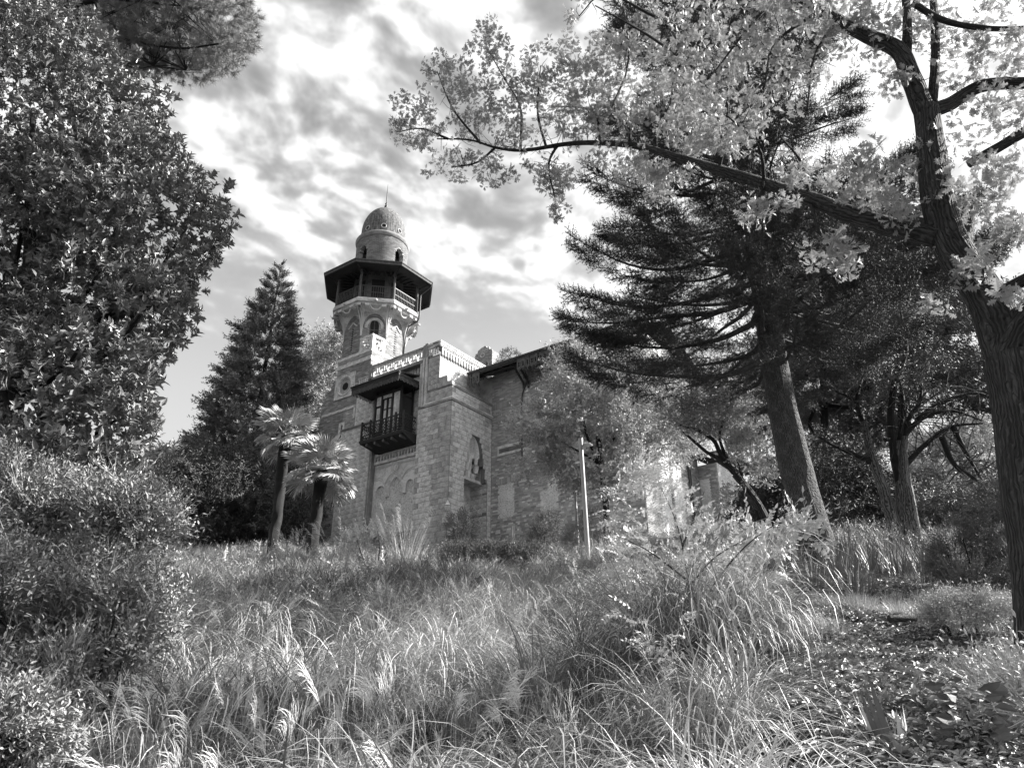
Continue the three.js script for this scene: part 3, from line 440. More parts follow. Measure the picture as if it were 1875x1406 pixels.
    for (let j = 0; j <= NJ; j++) { const v = j / NJ, r = AP + 0.68 * (1 - Math.sqrt(1 - v * v * 0.999)), row = []; for (let i = 0; i <= NI; i++) { const a = (i / NI * 2 - 1), y = lerp(top(a * half), 25.36, Math.pow(v, 0.8)); const rib = 0.03 * Math.pow(Math.abs(a), 14) ; row.push(m.v(a * r * TAN, y, r - AP + rib, 0, 0)); } if (pr) for (let i = 0; i < NI; i++) m.q(pr[i], pr[i + 1], row[i + 1], row[i]); pr = row; }
    vp('vault', inFrame(face(k), m.geo()), M.plasterWhite);
    const fs = face(k, 2.52), hs = 2.52 * TAN;
    vp('corbel', [fbox(fs, -hs * 0.62, -hs * 0.36, 25.2, 25.36, -0.2, 0.08), fbox(fs, hs * 0.36, hs * 0.62, 25.2, 25.36, -0.2, 0.08), fbox(fs, -hs, -hs * 0.86, 25.2, 25.36, -0.3, 0.08), fbox(fs, hs * 0.86, hs, 25.2, 25.36, -0.3, 0.08), inFrame(fs, new THREE.TorusGeometry(0.34, 0.05, 6, 16, Math.PI).rotateZ(Math.PI).rotateX(0.35).translate(0, 25.36, -0.02)), fbox(fs, -0.3, 0.3, 25.3, 25.36, -0.05, -0.02)], M.plasterWhite);
    vp('spout', inFrame(fs, new THREE.SphereGeometry(0.085, 10, 8).translate(0, 25.55, 0.2)), M.stoneTrim);
    // ribs at the corners, a fan of three fillets
    const rb = new MB(); const ca = (k + 0.5) * Math.PI / 4; for (const da of [-0.06, 0, 0.06]) { const pts = []; for (let v = 0; v <= 1.001; v += 0.125) { const r = (AP + 0.68 * (1 - Math.sqrt(1 - v * v * 0.999))) / Math.cos(Math.PI / 8) + 0.015, y = lerp(23.5, 25.36, Math.pow(v, 0.8)), aa = ca + da * (0.2 + v * 1.3); pts.push(V(TCX + Math.sin(aa) * r, y, TCZ + Math.cos(aa) * r)); } limb(rb, pts, 0.03, 0.035, { seg: 5, bump: 0, step: 0.3 }); }
    vp('vault_rib', rb.geo(), M.plasterWhite);
  }
  vp('gallery_slab', [octPrism(2.55, 25.36, 25.46), octPrism(2.66, 25.46, 25.62), octPrism(2.6, 25.62, 25.75)], M.plasterWhite);
  const G = vgroup('gallery'), P = (n, g, m) => vp(n, g, m, G);
  P('core', octPrism(1.55, 25.75, 28.6), M.coreWall);
  for (let k = 0; k < 8; k++) {
    const fr = face(k, 2.48), hs = 2.48 * TAN, fc = face(k, 1.55), a = (k + 0.5) * Math.PI / 4, R = 2.48 / Math.cos(Math.PI / 8), px = TCX + Math.sin(a) * R, pz = TCZ + Math.cos(a) * R;
    P('doorway', fbox(fc, -0.4, 0.4, 25.76, 27.7, 0.0, 0.01), M.black);
    P('post', [new THREE.CylinderGeometry(0.075, 0.085, 2.05, 8).translate(px, 26.77, pz), new THREE.CylinderGeometry(0.11, 0.08, 0.16, 8).translate(px, 27.5, pz)], M.woodGrey);
    P('brace', new THREE.TubeGeometry(new THREE.CatmullRomCurve3([V(px, 27.3, pz), V(TCX + Math.sin(a) * (R + 0.25), 27.6, TCZ + Math.cos(a) * (R + 0.25)), V(TCX + Math.sin(a) * (R + 0.7), 27.78, TCZ + Math.cos(a) * (R + 0.7))]), 8, 0.04, 5), M.wood);
    P('handrail', [fbox(fr, -hs, hs, 26.62, 26.67, -0.03, 0.03), fbox(fr, -hs, hs, 26.2, 26.23, -0.02, 0.02), fbox(fr, -hs, hs, 25.82, 25.86, -0.02, 0.02)], M.darkMetal);
    const bl = []; for (let i = 1; i < 15; i++) { const x = -hs + i / 15 * hs * 2; bl.push(fbox(fr, x - 0.013, x + 0.013, 25.75, 26.62, -0.015, 0.015)); } P('baluster', bl, M.woodGrey);
    P('rafter', Array.from({ length: 5 }, (_, i) => fbox(face(k, 1.5), -0.7 + i * 0.35, -0.62 + i * 0.35, 28.02, 28.1, 0, 1.75)), M.wood);
  }
  // roof: soffit, fascia, slope
  const cone = (r0, y0, r1, y1) => { const g = new THREE.CylinderGeometry(r1 / Math.cos(Math.PI / 8), r0 / Math.cos(Math.PI / 8), y1 - y0, 8, 1, true); return g.toNonIndexed().rotateY(Math.PI / 8).translate(TCX, (y0 + y1) / 2, TCZ); };
  const sm = M.wood; P('soffit', cone(3.34, 27.78, 1.5, 28.3), sm); P('roof', [cone(3.4, 27.96, 1.6, 29.1)], M.tile);
  for (let k = 0; k < 8; k++) { const fr = face(k, 3.36), hs = 3.36 * TAN; P('fascia', [fbox(fr, -hs, hs, 27.74, 27.9, -0.04, 0.03), fbox(fr, -hs - 0.02, hs + 0.02, 27.9, 27.97, -0.04, 0.07)], M.woodGrey); }
  // drum: a hollow ring with four arched openings
  const RO = 1.68, RI = 1.4, N = 112, ring0 = [], hole = (a) => { let d = ((a + Math.PI / 4) % (Math.PI / 2) + Math.PI / 2) % (Math.PI / 2) - Math.PI / 4; d *= RO; return Math.abs(d) < 0.34 ? [28.6, 30.0 + 0.42 * Math.sqrt(1 - (d / 0.34) ** 2)] : null; };
  const wedge = (a0, a1, y0, y1, ri, ro) => { const m = new MB(), k = (a, r, y) => m.v(TCX + Math.sin(a) * r, y, TCZ + Math.cos(a) * r), p = [k(a0, ri, y0), k(a1, ri, y0), k(a1, ro, y0), k(a0, ro, y0), k(a0, ri, y1), k(a1, ri, y1), k(a1, ro, y1), k(a0, ro, y1)]; m.q(p[3], p[2], p[6], p[7]); m.q(p[1], p[0], p[4], p[5]); m.q(p[0], p[3], p[7], p[4]); m.q(p[2], p[1], p[5], p[6]); m.q(p[4], p[7], p[6], p[5]); m.q(p[0], p[1], p[2], p[3]); return m.geo(true); };
  for (let i = 0; i < N; i++) { const a0 = i / N * 2 * Math.PI, a1 = (i + 1) / N * 2 * Math.PI, h = hole((a0 + a1) / 2); if (h) ring0.push(wedge(a0, a1, h[1], 31.05, RI, RO)); else ring0.push(wedge(a0, a1, 28.4, 31.05, RI, RO)); }
  vp('drum', ring0, M.mortar);
  for (let y = 28.5, r = 0; y < 31.0; y += 0.085, r++) for (let i = 0; i < 46; i++) { const a = (i + (r % 2) / 2) / 46 * 2 * Math.PI, h = hole(a + 0.03) || hole(a - 0.03) || hole(a); if (h && y < h[1] + 0.04 && y > h[0]) continue; const fr = frame(TCX + Math.sin(a) * RO, TCZ + Math.cos(a) * RO, a); brickList.push({ m: basisM(fr, 0, y + 0.04, 0.005 * rv(), 0.215, 0.072, 0.04), c: (0.45 + 0.35 * rv()) * (0.8 + 0.5 * fbm(a * 2, y, 4, 2)) }); }
  const lath = (pts, seg = 64) => new THREE.LatheGeometry(pts.map(([x, y]) => new THREE.Vector2(x, y)), seg).translate(TCX, 0, TCZ);
  vp('drum_cornice', lath([[1.4, 31.05], [1.7, 31.05], [1.74, 31.12], [1.78, 31.2], [1.8, 31.28], [1.8, 31.36], [1.74, 31.42], [1.4, 31.46]]), M.stoneDark);
  const dp = [[1.46, 31.4], [1.48, 31.8], [1.48, 32.2]]; for (let i = 1; i <= 14; i++) { const t = i / 14 * Math.PI / 2; dp.push([1.47 * Math.cos(t) + 0.001, 32.3 + 2.02 * Math.pow(Math.sin(t), 1.06) * 0.98]); }
  const dg = lath(dp, 72); { const uv = dg.attributes.uv; for (let i = 0; i < uv.count; i++) uv.setXY(i, uv.getX(i) * 6, uv.getY(i) * 2.2); } part('dome', dg.translate(0, -Y0, 0), M.dome, villa);
  const eyes = [], rims = []; for (let k = 0; k < 8; k++) { const a = k * Math.PI / 4 + 0.02, fr = frame(TCX + Math.sin(a) * 1.475, TCZ + Math.cos(a) * 1.475, a); eyes.push(inFrame(fr, new THREE.CylinderGeometry(0.14, 0.14, 0.02, 18).rotateX(Math.PI / 2).translate(0, 31.95, 0.0))); rims.push(inFrame(fr, new THREE.TorusGeometry(0.16, 0.03, 6, 18).translate(0, 31.95, 0.005))); }
  for (const g of eyes) vp('oculus', g, M.black); vp('oculus_rim', rims, M.stone[4]);
  vp('finial', lath([[0, 34.2], [0.1, 34.28], [0.05, 34.36], [0.04, 34.5], [0.13, 34.62], [0.05, 34.76], [0.09, 34.86], [0.03, 34.96], [0.035, 35.2], [0.012, 36.5], [0, 36.55]], 10), M.darkMetal);
  // rainwater pipe
  const vx = (ap, y, k = 2) => { const a = (k + 0.5) * Math.PI / 4, R = ap / Math.cos(Math.PI / 8); return V(TCX + Math.sin(a) * R, y, TCZ + Math.cos(a) * R); };
  vp('drainpipe', new THREE.TubeGeometry(new THREE.CatmullRomCurve3([vx(3.38, 27.8), vx(3.3, 27.6), vx(2.72, 27.1), vx(2.7, 26.7), vx(2.7, 25.5), vx(2.6, 25.2), vx(2.1, 24.9), vx(1.93, 24.3), vx(1.9, 23.2), vx(1.9, 21.2)], false, 'catmullrom', 0.15), 70, 0.045, 7), M.darkMetal);
}

// ---- brick wing to the right of the porch
{
  const Z = -3.45;
  const w = vp('wing_wall', [box(-0.9, 8.9, 9, 20.0, -10.1, Z - 0.02), box(8.9, 9.98, 9, 14.72, -16.5, -10.14)], M.mortar);
  const open = (a, y) => (a > 0.43 && a < 1.52 && y > 11.66 && y < 13.52) || (a > 3.55 && a < 4.2 && y > 11.63 && y < 13.5) || (a > 3.1 && a < 3.56 && y > 11.63 && y < 12.75) || (a > 3.12 && a < 3.74 && y > 16.7 && y < 17.72) || (a > 0.42 && a < 2.3 && y > 15.08 && y < 15.68) || (a < 2.0 && y > 17.84 && y < 18.22);
  bricks(brickList, FRONT(Z - 0.02), 0, 2.06, 14.5, 19.85, { hole: open, tone: 0.2 });
  bricks(brickList, FRONT(Z - 0.02), 2.1, 8.9, 18.7, 19.85, { tone: 0.13 });
  bricks(brickList, FRONT(Z - 0.02), 2.1, 8.9, 14.5, 18.7, { hole: open, tone: 0.25, rough: 0.5, L: 0.2, H: 0.07 });
  bricks(brickList, FRONT(Z - 0.02), 0, 8.9, 9.6, 14.5, { hole: open, tone: 0.23, rough: 0.6, L: 0.21, H: 0.074 });
  for (let a = 0.02; a < 2.0; a += 0.085) brickList.push({ m: basisM(FRONT(Z - 0.02), a + 0.04, 18.03, 0.01, 0.07, 0.3, 0.05), c: 0.7 + 0.4 * rv() });
  for (const [a0, a1, y] of [[0.4, 1.55, 13.52], [3.5, 4.25, 13.5], [3.0, 3.9, 17.74]]) for (let a = a0; a < a1; a += 0.085) brickList.push({ m: basisM(FRONT(Z - 0.02), a + 0.04, y + 0.16, 0.01, 0.07, 0.3, 0.05), c: 0.8 + 0.6 * rv() });
  vp('walled_window', box(0.44, 1.51, 11.68, 13.5, Z - 0.12, Z - 0.008), M.render); vp('walled_window', [box(3.56, 4.19, 11.65, 13.48, Z - 0.12, Z - 0.008), box(3.12, 3.558, 11.65, 12.74, Z - 0.12, Z - 0.01)], M.render);
  vp('window_panel', box(3.14, 3.73, 17.25, 17.7, Z - 0.1, Z - 0.006), M.white);
  const wf = vp('window', [box(3.14, 3.2, 16.72, 17.25, Z - 0.1, Z - 0.01), box(3.66, 3.73, 16.72, 17.25, Z - 0.1, Z - 0.01), box(3.2, 3.66, 17.18, 17.25, Z - 0.1, Z - 0.004)], M.wood); vp('pane', box(3.2, 3.66, 16.72, 17.18, Z - 0.1, Z - 0.014), M.glass, wf);
  vp('panel_moulding', [box(0.42, 2.3, 15.5, 15.66, Z - 0.02, Z + 0.03), box(0.42, 2.3, 15.1, 15.24, Z - 0.02, Z + 0.04), box(0.42, 0.5, 15.24, 15.5, Z - 0.02, Z + 0.03)], M.stone[2]);
  bricks(brickList, FRONT(Z - 0.02), 0.52, 2.28, 15.25, 15.49, { tone: 0.1 });
  vp('drainpipe', new THREE.TubeGeometry(new THREE.CatmullRomCurve3([V(2.6, 19.4, Z + 0.5), V(2.5, 19.1, Z + 0.1), V(2.3, 18.8, Z + 0.06), V(2.08, 18.2, Z + 0.06), V(2.06, 17, Z + 0.06), V(2.06, 14.6, Z + 0.06)], false, 'catmullrom', 0.2), 40, 0.04, 6), M.darkMetal);
  // eaves: sheathing, rafters, brackets, what is left of the fretted boards
  const slab = (x0, x1, za, ya, zb, yb, t) => { const m = new MB(), k = (x, y, z) => m.v(x, y, z), a = [k(x0, ya, za), k(x1, ya, za), k(x1, yb, zb), k(x0, yb, zb)], c = [k(x0, ya - t, za), k(x1, ya - t, za), k(x1, yb - t, zb), k(x0, yb - t, zb)]; m.q(a[0], a[1], a[2], a[3]); m.q(c[3], c[2], c[1], c[0]); for (let i = 0; i < 4; i++) { const j = (i + 1) % 4; m.q(c[i], c[j], a[j], a[i]); } return m.geo(true); };
  vp('roof', [slab(-0.82, 9.5, -2.2, 19.88, -6.8, 21.6, 0.08), slab(-0.82, 9.5, -6.8, 21.6, -11.2, 20.0, 0.08)], M.tile);
  vp('gable', box(-0.9, 8.9, 20, 20.6, -9.6, -4.6), M.mortar);
  for (let i = 0; i < 15; i++) { const x = -0.6 + i * 0.68; vp('rafter', slab(x, x + 0.1, -2.3, 19.8, -3.46, 20.22, 0.13), M.wood); }
  vp('eave_beam', [box(-0.8, 9.4, 19.62, 19.74, -2.62, -2.5), box(0.06, 2.6, 19.7, 19.8, -2.3, -2.24)], M.wood);
  for (const x of [2.2, 2.5, 5.2, 7.4]) vp('bracket', new THREE.TubeGeometry(new THREE.CatmullRomCurve3([V(x, 18.6, Z), V(x, 18.95, Z + 0.1), V(x, 19.45, Z + 0.75), V(x, 19.66, -2.56)]), 8, 0.07, 5), M.wood);
  const boards = (a0, a1) => { for (let a = a0; a < a1; a += 0.27) { const s = poly([[0, 19.84], [0, 19.3], [0.04, 19.14], [0.09, 19.24], [0.13, 19.0], [0.18, 19.24], [0.23, 19.14], [0.26, 19.3], [0.26, 19.84]]), h = new THREE.Path(); h.moveTo(0.08, 19.34); h.lineTo(0.18, 19.34); h.lineTo(0.16, 19.5); h.lineTo(0.18, 19.6); h.lineTo(0.08, 19.6); h.lineTo(0.1, 19.5); h.closePath(); s.holes.push(h); vp('fretted_board', prism(s, 0.03).rotateZ((rv() - 0.5) * 0.004).translate(a, (rv() - 0.5) * 0.03, -2.26), M.woodGrey); } };
  boards(-0.78, 0.0); boards(2.6, 9.2);
  vp('gutter', [box(-0.82, 9.5, 19.86, 19.95, -2.26, -2.12)], M.darkMetal);
  // east side: sunlit render and brick, a low annexe
  const E = RIGHT(8.9);
  bricks(brickList, E, 3.47, 10.1, 9.6, 19.8, { tone: 0.15, hole: (a, y) => (a > 5.1 && a < 6.35 && y > 9 && y < 14.4) || (a > 6.68 && a < 7.8 && y < 14.4) });
  vp('walled_window', fbox(E, 5.1, 6.35, 9.4, 14.4, -0.05, 0.01), M.render); vp('walled_window', fbox(E, 6.68, 7.8, 9.4, 14.4, -0.05, 0.01), M.render);
  vp('drainpipe', [new THREE.CylinderGeometry(0.05, 0.05, 10, 8).translate(8.99, 14.4, -8.62), new THREE.CylinderGeometry(0.04, 0.04, 10, 8).translate(8.98, 14.4, -8.86)], M.darkMetal);
  const AF = FRONT(-10.12); bricks(brickList, AF, 8.95, 9.96, 9.6, 14.7, { tone: 0.2, hole: (a, y) => a > 8.95 && a < 9.52 && y > 11.5 && y < 13.95 });
  vp('walled_window', box(8.95, 9.5, 11.52, 13.93, -10.2, -10.115), M.plasterWhite);
  vp('annexe_wall', fbox(RIGHT(10.0), 10.1, 13.2, 9.3, 14.7, -0.1, 0), M.render);
  vp('annexe_roof', [slab(8.8, 10.5, -9.5, 15.15, -16.6, 15.9, 0.1)], M.tile); vp('annexe_beam', box(8.9, 10.4, 14.95, 15.05, -9.7, -9.58), M.white);
  // ruined chimney with stepped top
  const C = vp('chimney', prism((() => { const s = poly([[-4.44, 20.3], [-2.81, 20.3], [-2.81, 24.1], [-3.0, 24.15], [-3.05, 24.35], [-3.2, 24.3], [-3.35, 24.5], [-3.7, 24.42], [-3.95, 24.3], [-4.0, 24.1], [-4.15, 24.12], [-4.18, 23.75], [-4.44, 23.72]]); for (const [x, y] of [[-4.12, 22.95], [-3.68, 23.05], [-3.22, 23.1]]) { const h = new THREE.Path(); h.moveTo(x - 0.08, y - 0.2); h.lineTo(x + 0.08, y - 0.2); h.lineTo(x + 0.08, y + 0.12); h.lineTo(x, y + 0.22); h.lineTo(x - 0.08, y + 0.12); h.closePath(); s.holes.push(h); } return s; })(), 0.12).translate(0, 0, -7.12), M.mortar);
  vp('chimney', [box(-4.4, -2.82, 20.3, 23.6, -7.75, -7.25), box(-2.84, -2.81, 20.3, 24.05, -7.75, -7.12)], M.mortar);
  bricks(brickList, FRONT(-7.0), -4.42, -2.83, 21.4, 24.1, { tone: 0.15, rough: 0.3, hole: (a, y) => (a < -4.1 && y > 23.7) || (y > 22.72 && y < 23.35 && [-4.12, -3.68, -3.22].some((x) => Math.abs(a - x) < 0.14)) });
  bricks(brickList, RIGHT(-2.81), 7.0, 7.75, 21.4, 24.0, { tone: 0.24, rough: 0.3, hole: (a, y) => Math.abs(a - 7.35) < 0.1 && y > 22.8 && y < 23.3 });
  vp('chimney_ring', new THREE.TorusGeometry(0.15, 0.035, 6, 16).translate(-3.55, 23.85, -6.98), M.stone[4]);
}
instances('brick', unitBrick, M.brick, brickList, villa, 'stuff');
instances('stone_block', BLOCKS[0], M.stone[0], farStones, villa, 'stuff');

// ------------------------------------------------------------------ plants: leaf materials and clusters
const LEAF = {
  magnolia: leafMat(0.19, 0, 0.3), oak: leafMat(0.42, 0.5, 0.6), spruce: leafMat(0.062, 0, 0.7), conifer: leafMat(0.17, 0, 0.7), cedar: leafMat(0.3, 0, 0.7), pine: leafMat(0.24, 0, 0.6),
  yew: leafMat(0.04, 0, 0.7), broad: leafMat(0.42, 0.4, 0.6), dim: leafMat(0.12, 0, 0.65), shrub: leafMat(0.21, 0, 0.5), palm: leafMat(0.3, 0, 0.4), locust: leafMat(0.6, 0.4, 0.5),
  grass: leafMat(0.42, 0, 0.45), straw: leafMat(0.48, 0, 0.6), iris: leafMat(0.13, 0, 0.55), ivy: leafMat(0.24, 0, 0.45), litter: leafMat(0.42, 0, 0.7), hedge: leafMat(0.08, 0, 0.6),
};
const BARK = { oak: grey(0.06, { map: rep(T.barkM, 1, 0.4), bumpMap: rep(T.bark, 1, 0.4), bumpScale: 0.07 }), spruce: grey(0.1, { map: rep(T.barkM, 1.6), bumpMap: rep(T.barkC, 2.2), bumpScale: 0.07 }), pale: grey(0.19, { map: rep(T.barkM, 1), bumpMap: rep(T.bark, 1), bumpScale: 0.02 }), dark: grey(0.03, { map: T.barkC }) };

// rosette of leaves at a twig's end (growing along +y)
function rosette(seed, { n = 7, len = 0.15, wid = 0.062, spread = 0.9, twig = 0.12, droop = 0.15, fold = 0.16 } = {}) {
  const r = rngOf(seed), mb = new MB();
  for (let i = 0; i < n; i++) { const a = i * 2.4 + r() * 0.6, t = spread * (0.45 + 0.7 * r()), d = V(Math.cos(a) * Math.sin(t), Math.cos(t), Math.sin(a) * Math.sin(t)), nn = V(-Math.cos(a) * Math.cos(t), Math.sin(t), -Math.sin(a) * Math.cos(t)); addLeaf(mb, V(0, -twig * (i / n), 0), d, nn.addScaledVector(randDir(r), 0.35), len * (0.7 + 0.5 * r()), wid * (0.8 + 0.4 * r()), fold, droop); }
  const s = 0.004, b = [mb.v(-s, -twig * 1.6, 0), mb.v(s, -twig * 1.6, 0), mb.v(0, 0, 0)]; mb.t(...b);
  return mb.geo(true);
}
// twig set with leaves along it
function spray(seed, { n = 14, len = 0.4, leaf = 0.05, wid = 0.025, forks = 3, fold = 0.12 } = {}) {
  const r = rngOf(seed), mb = new MB();
  for (let f = 0; f < forks; f++) {
    const dir = V((r() - 0.5) * 1.3, 1, (r() - 0.5) * 1.3).normalize(), L = len * (0.7 + 0.5 * r());
    for (let i = 0; i < n / forks; i++) { const t = (i + 0.6) / (n / forks), p = dir.clone().multiplyScalar(L * t); p.y -= 0.12 * L * t * t; const d = randDir(r).addScaledVector(dir, 0.7).normalize(); addLeaf(mb, p, d, randDir(r).add(V(0, 0.9, 0)), leaf * (0.7 + 0.6 * r()), wid * (0.8 + 0.4 * r()), fold, 0.2); }
    const e = dir.clone().multiplyScalar(L), w = 0.004, a = mb.v(-w, 0, 0), b = mb.v(w, 0, 0), c = mb.v(e.x, e.y - 0.12 * L, e.z); mb.t(a, b, c);
  }
  return mb.geo(true);
}
// lobed oak leaf
function oakLeafShape(mb, o, d, n, len) {
  const s = d.clone().cross(n).normalize(), up = s.clone().cross(d).normalize();
  const prof = [[0, 0.02], [0.14, 0.05], [0.24, 0.2], [0.32, 0.1], [0.44, 0.36], [0.54, 0.11], [0.68, 0.4], [0.77, 0.11], [0.9, 0.16], [1, 0]];
  const P = (t, w) => { const q = o.clone().addScaledVector(d, (t + (Math.abs(w) > 0.15 ? 0.07 : 0)) * len).addScaledVector(s, w * len).addScaledVector(up, len * (Math.abs(w) * 0.35 - 0.22 * t * t)); return mb.v(q.x, q.y, q.z, w + 0.5, t); };
  let pr = null; for (const [t, w] of prof) { const row = [P(t, -w), P(t, 0), P(t, w)]; if (pr) { mb.q(pr[0], pr[1], row[1], row[0]); mb.q(pr[1], pr[2], row[2], row[1]); } pr = row; }
}
function oakCluster(seed, n = 7, len = 0.15) { const r = rngOf(seed), mb = new MB(); for (let i = 0; i < n; i++) { const a = i * 2.4 + r(), t = 0.5 + 0.9 * r(), d = V(Math.cos(a) * Math.sin(t), Math.cos(t) - 0.35, Math.sin(a) * Math.sin(t)).normalize(); oakLeafShape(mb, V(0, -0.1 * r(), 0).addScaledVector(d, 0.03), d, V(0, 1, 0).addScaledVector(randDir(r), 0.7), len * (0.7 + 0.5 * r())); } const w = 0.004; mb.t(mb.v(-w, -0.2, 0), mb.v(w, -0.2, 0), mb.v(0, 0.02, 0)); return mb.geo(true); }
// needle sprig: a twig with side twigs, thickly set with needles
function sprig(seed, { len = 0.42, side = 5, needle = 0.028, w = 0.006, flat = 0.5, dense = 24, droop = 0.1 } = {}) {
  const r = rngOf(seed), mb = new MB(), twigs = [[V(0, 0, 0), V(0, 1, 0), len]];
  for (let i = 0; i < side; i++) { const t = 0.12 + 0.75 * i / side, sg = i % 2 ? 1 : -1; twigs.push([V(0, t * len, -droop * len * t * t), V(sg * (0.75 + 0.2 * r()), 0.75, (r() - 0.5) * flat).normalize(), len * (0.62 - 0.42 * t) * (0.8 + 0.4 * r())]); }
  for (const [o, d, L] of twigs) {
    const e = o.clone().addScaledVector(d, L), s0 = V(0, 0, 1).cross(d).normalize().multiplyScalar(0.005); mb.t(mb.v(o.x - s0.x, o.y - s0.y, o.z), mb.v(o.x + s0.x, o.y + s0.y, o.z), mb.v(e.x, e.y, e.z));
    const n = Math.ceil(dense * L / 0.25); for (let i = 0; i < n; i++) { const t = (i + r()) / n, p = o.clone().addScaledVector(d, L * t), q = randDir(r).addScaledVector(d, 0.7).normalize(), s = q.clone().cross(randDir(r)).normalize().multiplyScalar(w * 0.5), k = needle * (0.7 + 0.6 * r()); const a = p.clone().add(s), b = p.clone().sub(s), c = p.clone().addScaledVector(q, k); mb.t(mb.v(a.x, a.y, a.z), mb.v(b.x, b.y, b.z), mb.v(c.x, c.y, c.z)); }
  }
  return mb.geo(true);
}
// pompon of long pine needles
function pinePuff(seed) { const r = rngOf(seed), mb = new MB(); for (let i = 0; i < 70; i++) { const q = randDir(r).add(V(0, 0.75, 0)).normalize(), s = q.clone().cross(randDir(r)).normalize().multiplyScalar(0.0028), o = V(0, -0.08 * r(), 0), c = o.clone().addScaledVector(q, 0.15 * (0.7 + 0.5 * r())); mb.t(mb.v(o.x + s.x, o.y + s.y, o.z + s.z), mb.v(o.x - s.x, o.y - s.y, o.z - s.z), mb.v(c.x, c.y, c.z)); } return mb.geo(true); }
// feathery spray for distant conifers: broad scale-leaf plumes
function plume(seed, { len = 0.7, n = 46, w = 0.05, droop = 0.3 } = {}) { const r = rngOf(seed), mb = new MB(); for (let i = 0; i < n; i++) { const t = r(), a = r() * 6.28, o = V((r() - 0.5) * 0.1, t * len, -droop * len * t * t), q = V(Math.cos(a), 0.8 + 0.5 * r() - droop, Math.sin(a) * 0.7).normalize(), s = q.clone().cross(randDir(r)).normalize().multiplyScalar(w * (0.4 + 0.6 * r())), k = (0.12 + 0.26 * r()) * len * (1.2 - t * 0.7), m = o.clone().addScaledVector(q, k * 0.45), c = o.clone().addScaledVector(q, k); mb.t(mb.v(o.x, o.y, o.z), mb.v(m.x + s.x, m.y + s.y, m.z + s.z), mb.v(m.x - s.x, m.y - s.y, m.z - s.z)); mb.t(mb.v(m.x - s.x, m.y - s.y, m.z - s.z), mb.v(m.x + s.x, m.y + s.y, m.z + s.z), mb.v(c.x, c.y, c.z)); } return mb.geo(true); }

// points on lumpy ellipsoids: {p, n}
function lumps(els, count, r, { freq = 1.1, amp = 0.35, shell = 0.35, cut = 0.0 } = {}) {
  const out = [], tot = els.reduce((s, e) => s + e.r * e.r, 0); let guard = 0;
  while (out.length < count && guard++ < count * 12) {
    let k = r() * tot, e = els[0]; for (const q of els) { k -= q.r * q.r; if (k <= 0) { e = q; break; } }
    const d = randDir(r), sy = e.sy ?? 1, base = e.c.clone().add(V(d.x * e.r, d.y * e.r * sy, d.z * e.r)), nz = fbm(base.x * freq, base.y * freq, base.z * freq, 3);
    if (nz < cut) continue;
    const rad = 1 + amp * 2 * (nz - 0.5) - shell * r() * r(), p = e.c.clone().add(V(d.x * e.r * rad, d.y * e.r * sy * rad, d.z * e.r * rad));
    if (els.some((q) => { if (q === e) return false; const w = p.clone().sub(q.c); w.y /= (q.sy ?? 1); return w.length() < q.r * 0.62; })) continue;
    out.push({ p, n: V(d.x, d.y / sy, d.z).normalize(), z: nz });
  }
  return out;
}
const el = (px, py, dist, rpx, sy) => ({ c: at(px, py, dist), r: rpx / pxm(py, dist), sy });
// fill a tree with leaf clusters; the nearest ones within sight become leaves of their own when asked
function foliage(tree, name, geos, mat, pts, r, { s0 = 0.8, s1 = 1.25, up = 0.4, out = 0.8, tone = 0.5 } = {}) {
  const lists = geos.map(() => []);
  for (const { p, n, z } of pts) { const d = n.clone().multiplyScalar(out).add(V(0, up, 0)).addScaledVector(randDir(r), 0.55); lists[Math.floor(r() * geos.length)].push({ m: place(p.clone().sub(tree.position), d, r() * 6.28, lerp(s0, s1, r())), c: 1 + tone * (r() - 0.5) + tone * 0.8 * ((z ?? 0.5) - 0.5) }); }
  geos.forEach((g, i) => { if (lists[i].length) instances(name, g, mat, lists[i], tree, 'stuff'); });
}
const local = (tree, pts) => pts.map((p) => p.clone().sub(tree.position));
// single large leaves, children of the plant
function leaves(tree, geos, mats, list, r) { for (const { p, n } of list) { const o = new THREE.Mesh(geos[Math.floor(r() * geos.length)], mats[Math.floor(r() * mats.length)]); o.name = 'leaf'; const m = place(p.clone().sub(tree.position), n, r() * 6.28, 0.85 + 0.4 * r()); m.decompose(o.position, o.quaternion, o.scale); o.castShadow = o.receiveShadow = true; tree.add(o); } }
const oneLeaf = (seed, len, wid) => { const r = rngOf(seed), mb = new MB(); addLeaf(mb, V(), V(0, 1, 0), V(0, 0, 1).addScaledVector(randDir(r), 0.3), len, wid, 0.18, 0.2); return mb.geo(true); };
const oneOak = (seed, len) => { const r = rngOf(seed), mb = new MB(); oakLeafShape(mb, V(), V(0, 1, 0), V(0, 0, 1).addScaledVector(randDir(r), 0.3), len); return mb.geo(true); };
const facing = (pts) => pts.filter(({ p, n }) => n.dot(camera.position.clone().sub(p)) > 0).sort((a, b) => a.p.distanceToSquared(camera.position) - b.p.distanceToSquared(camera.position));

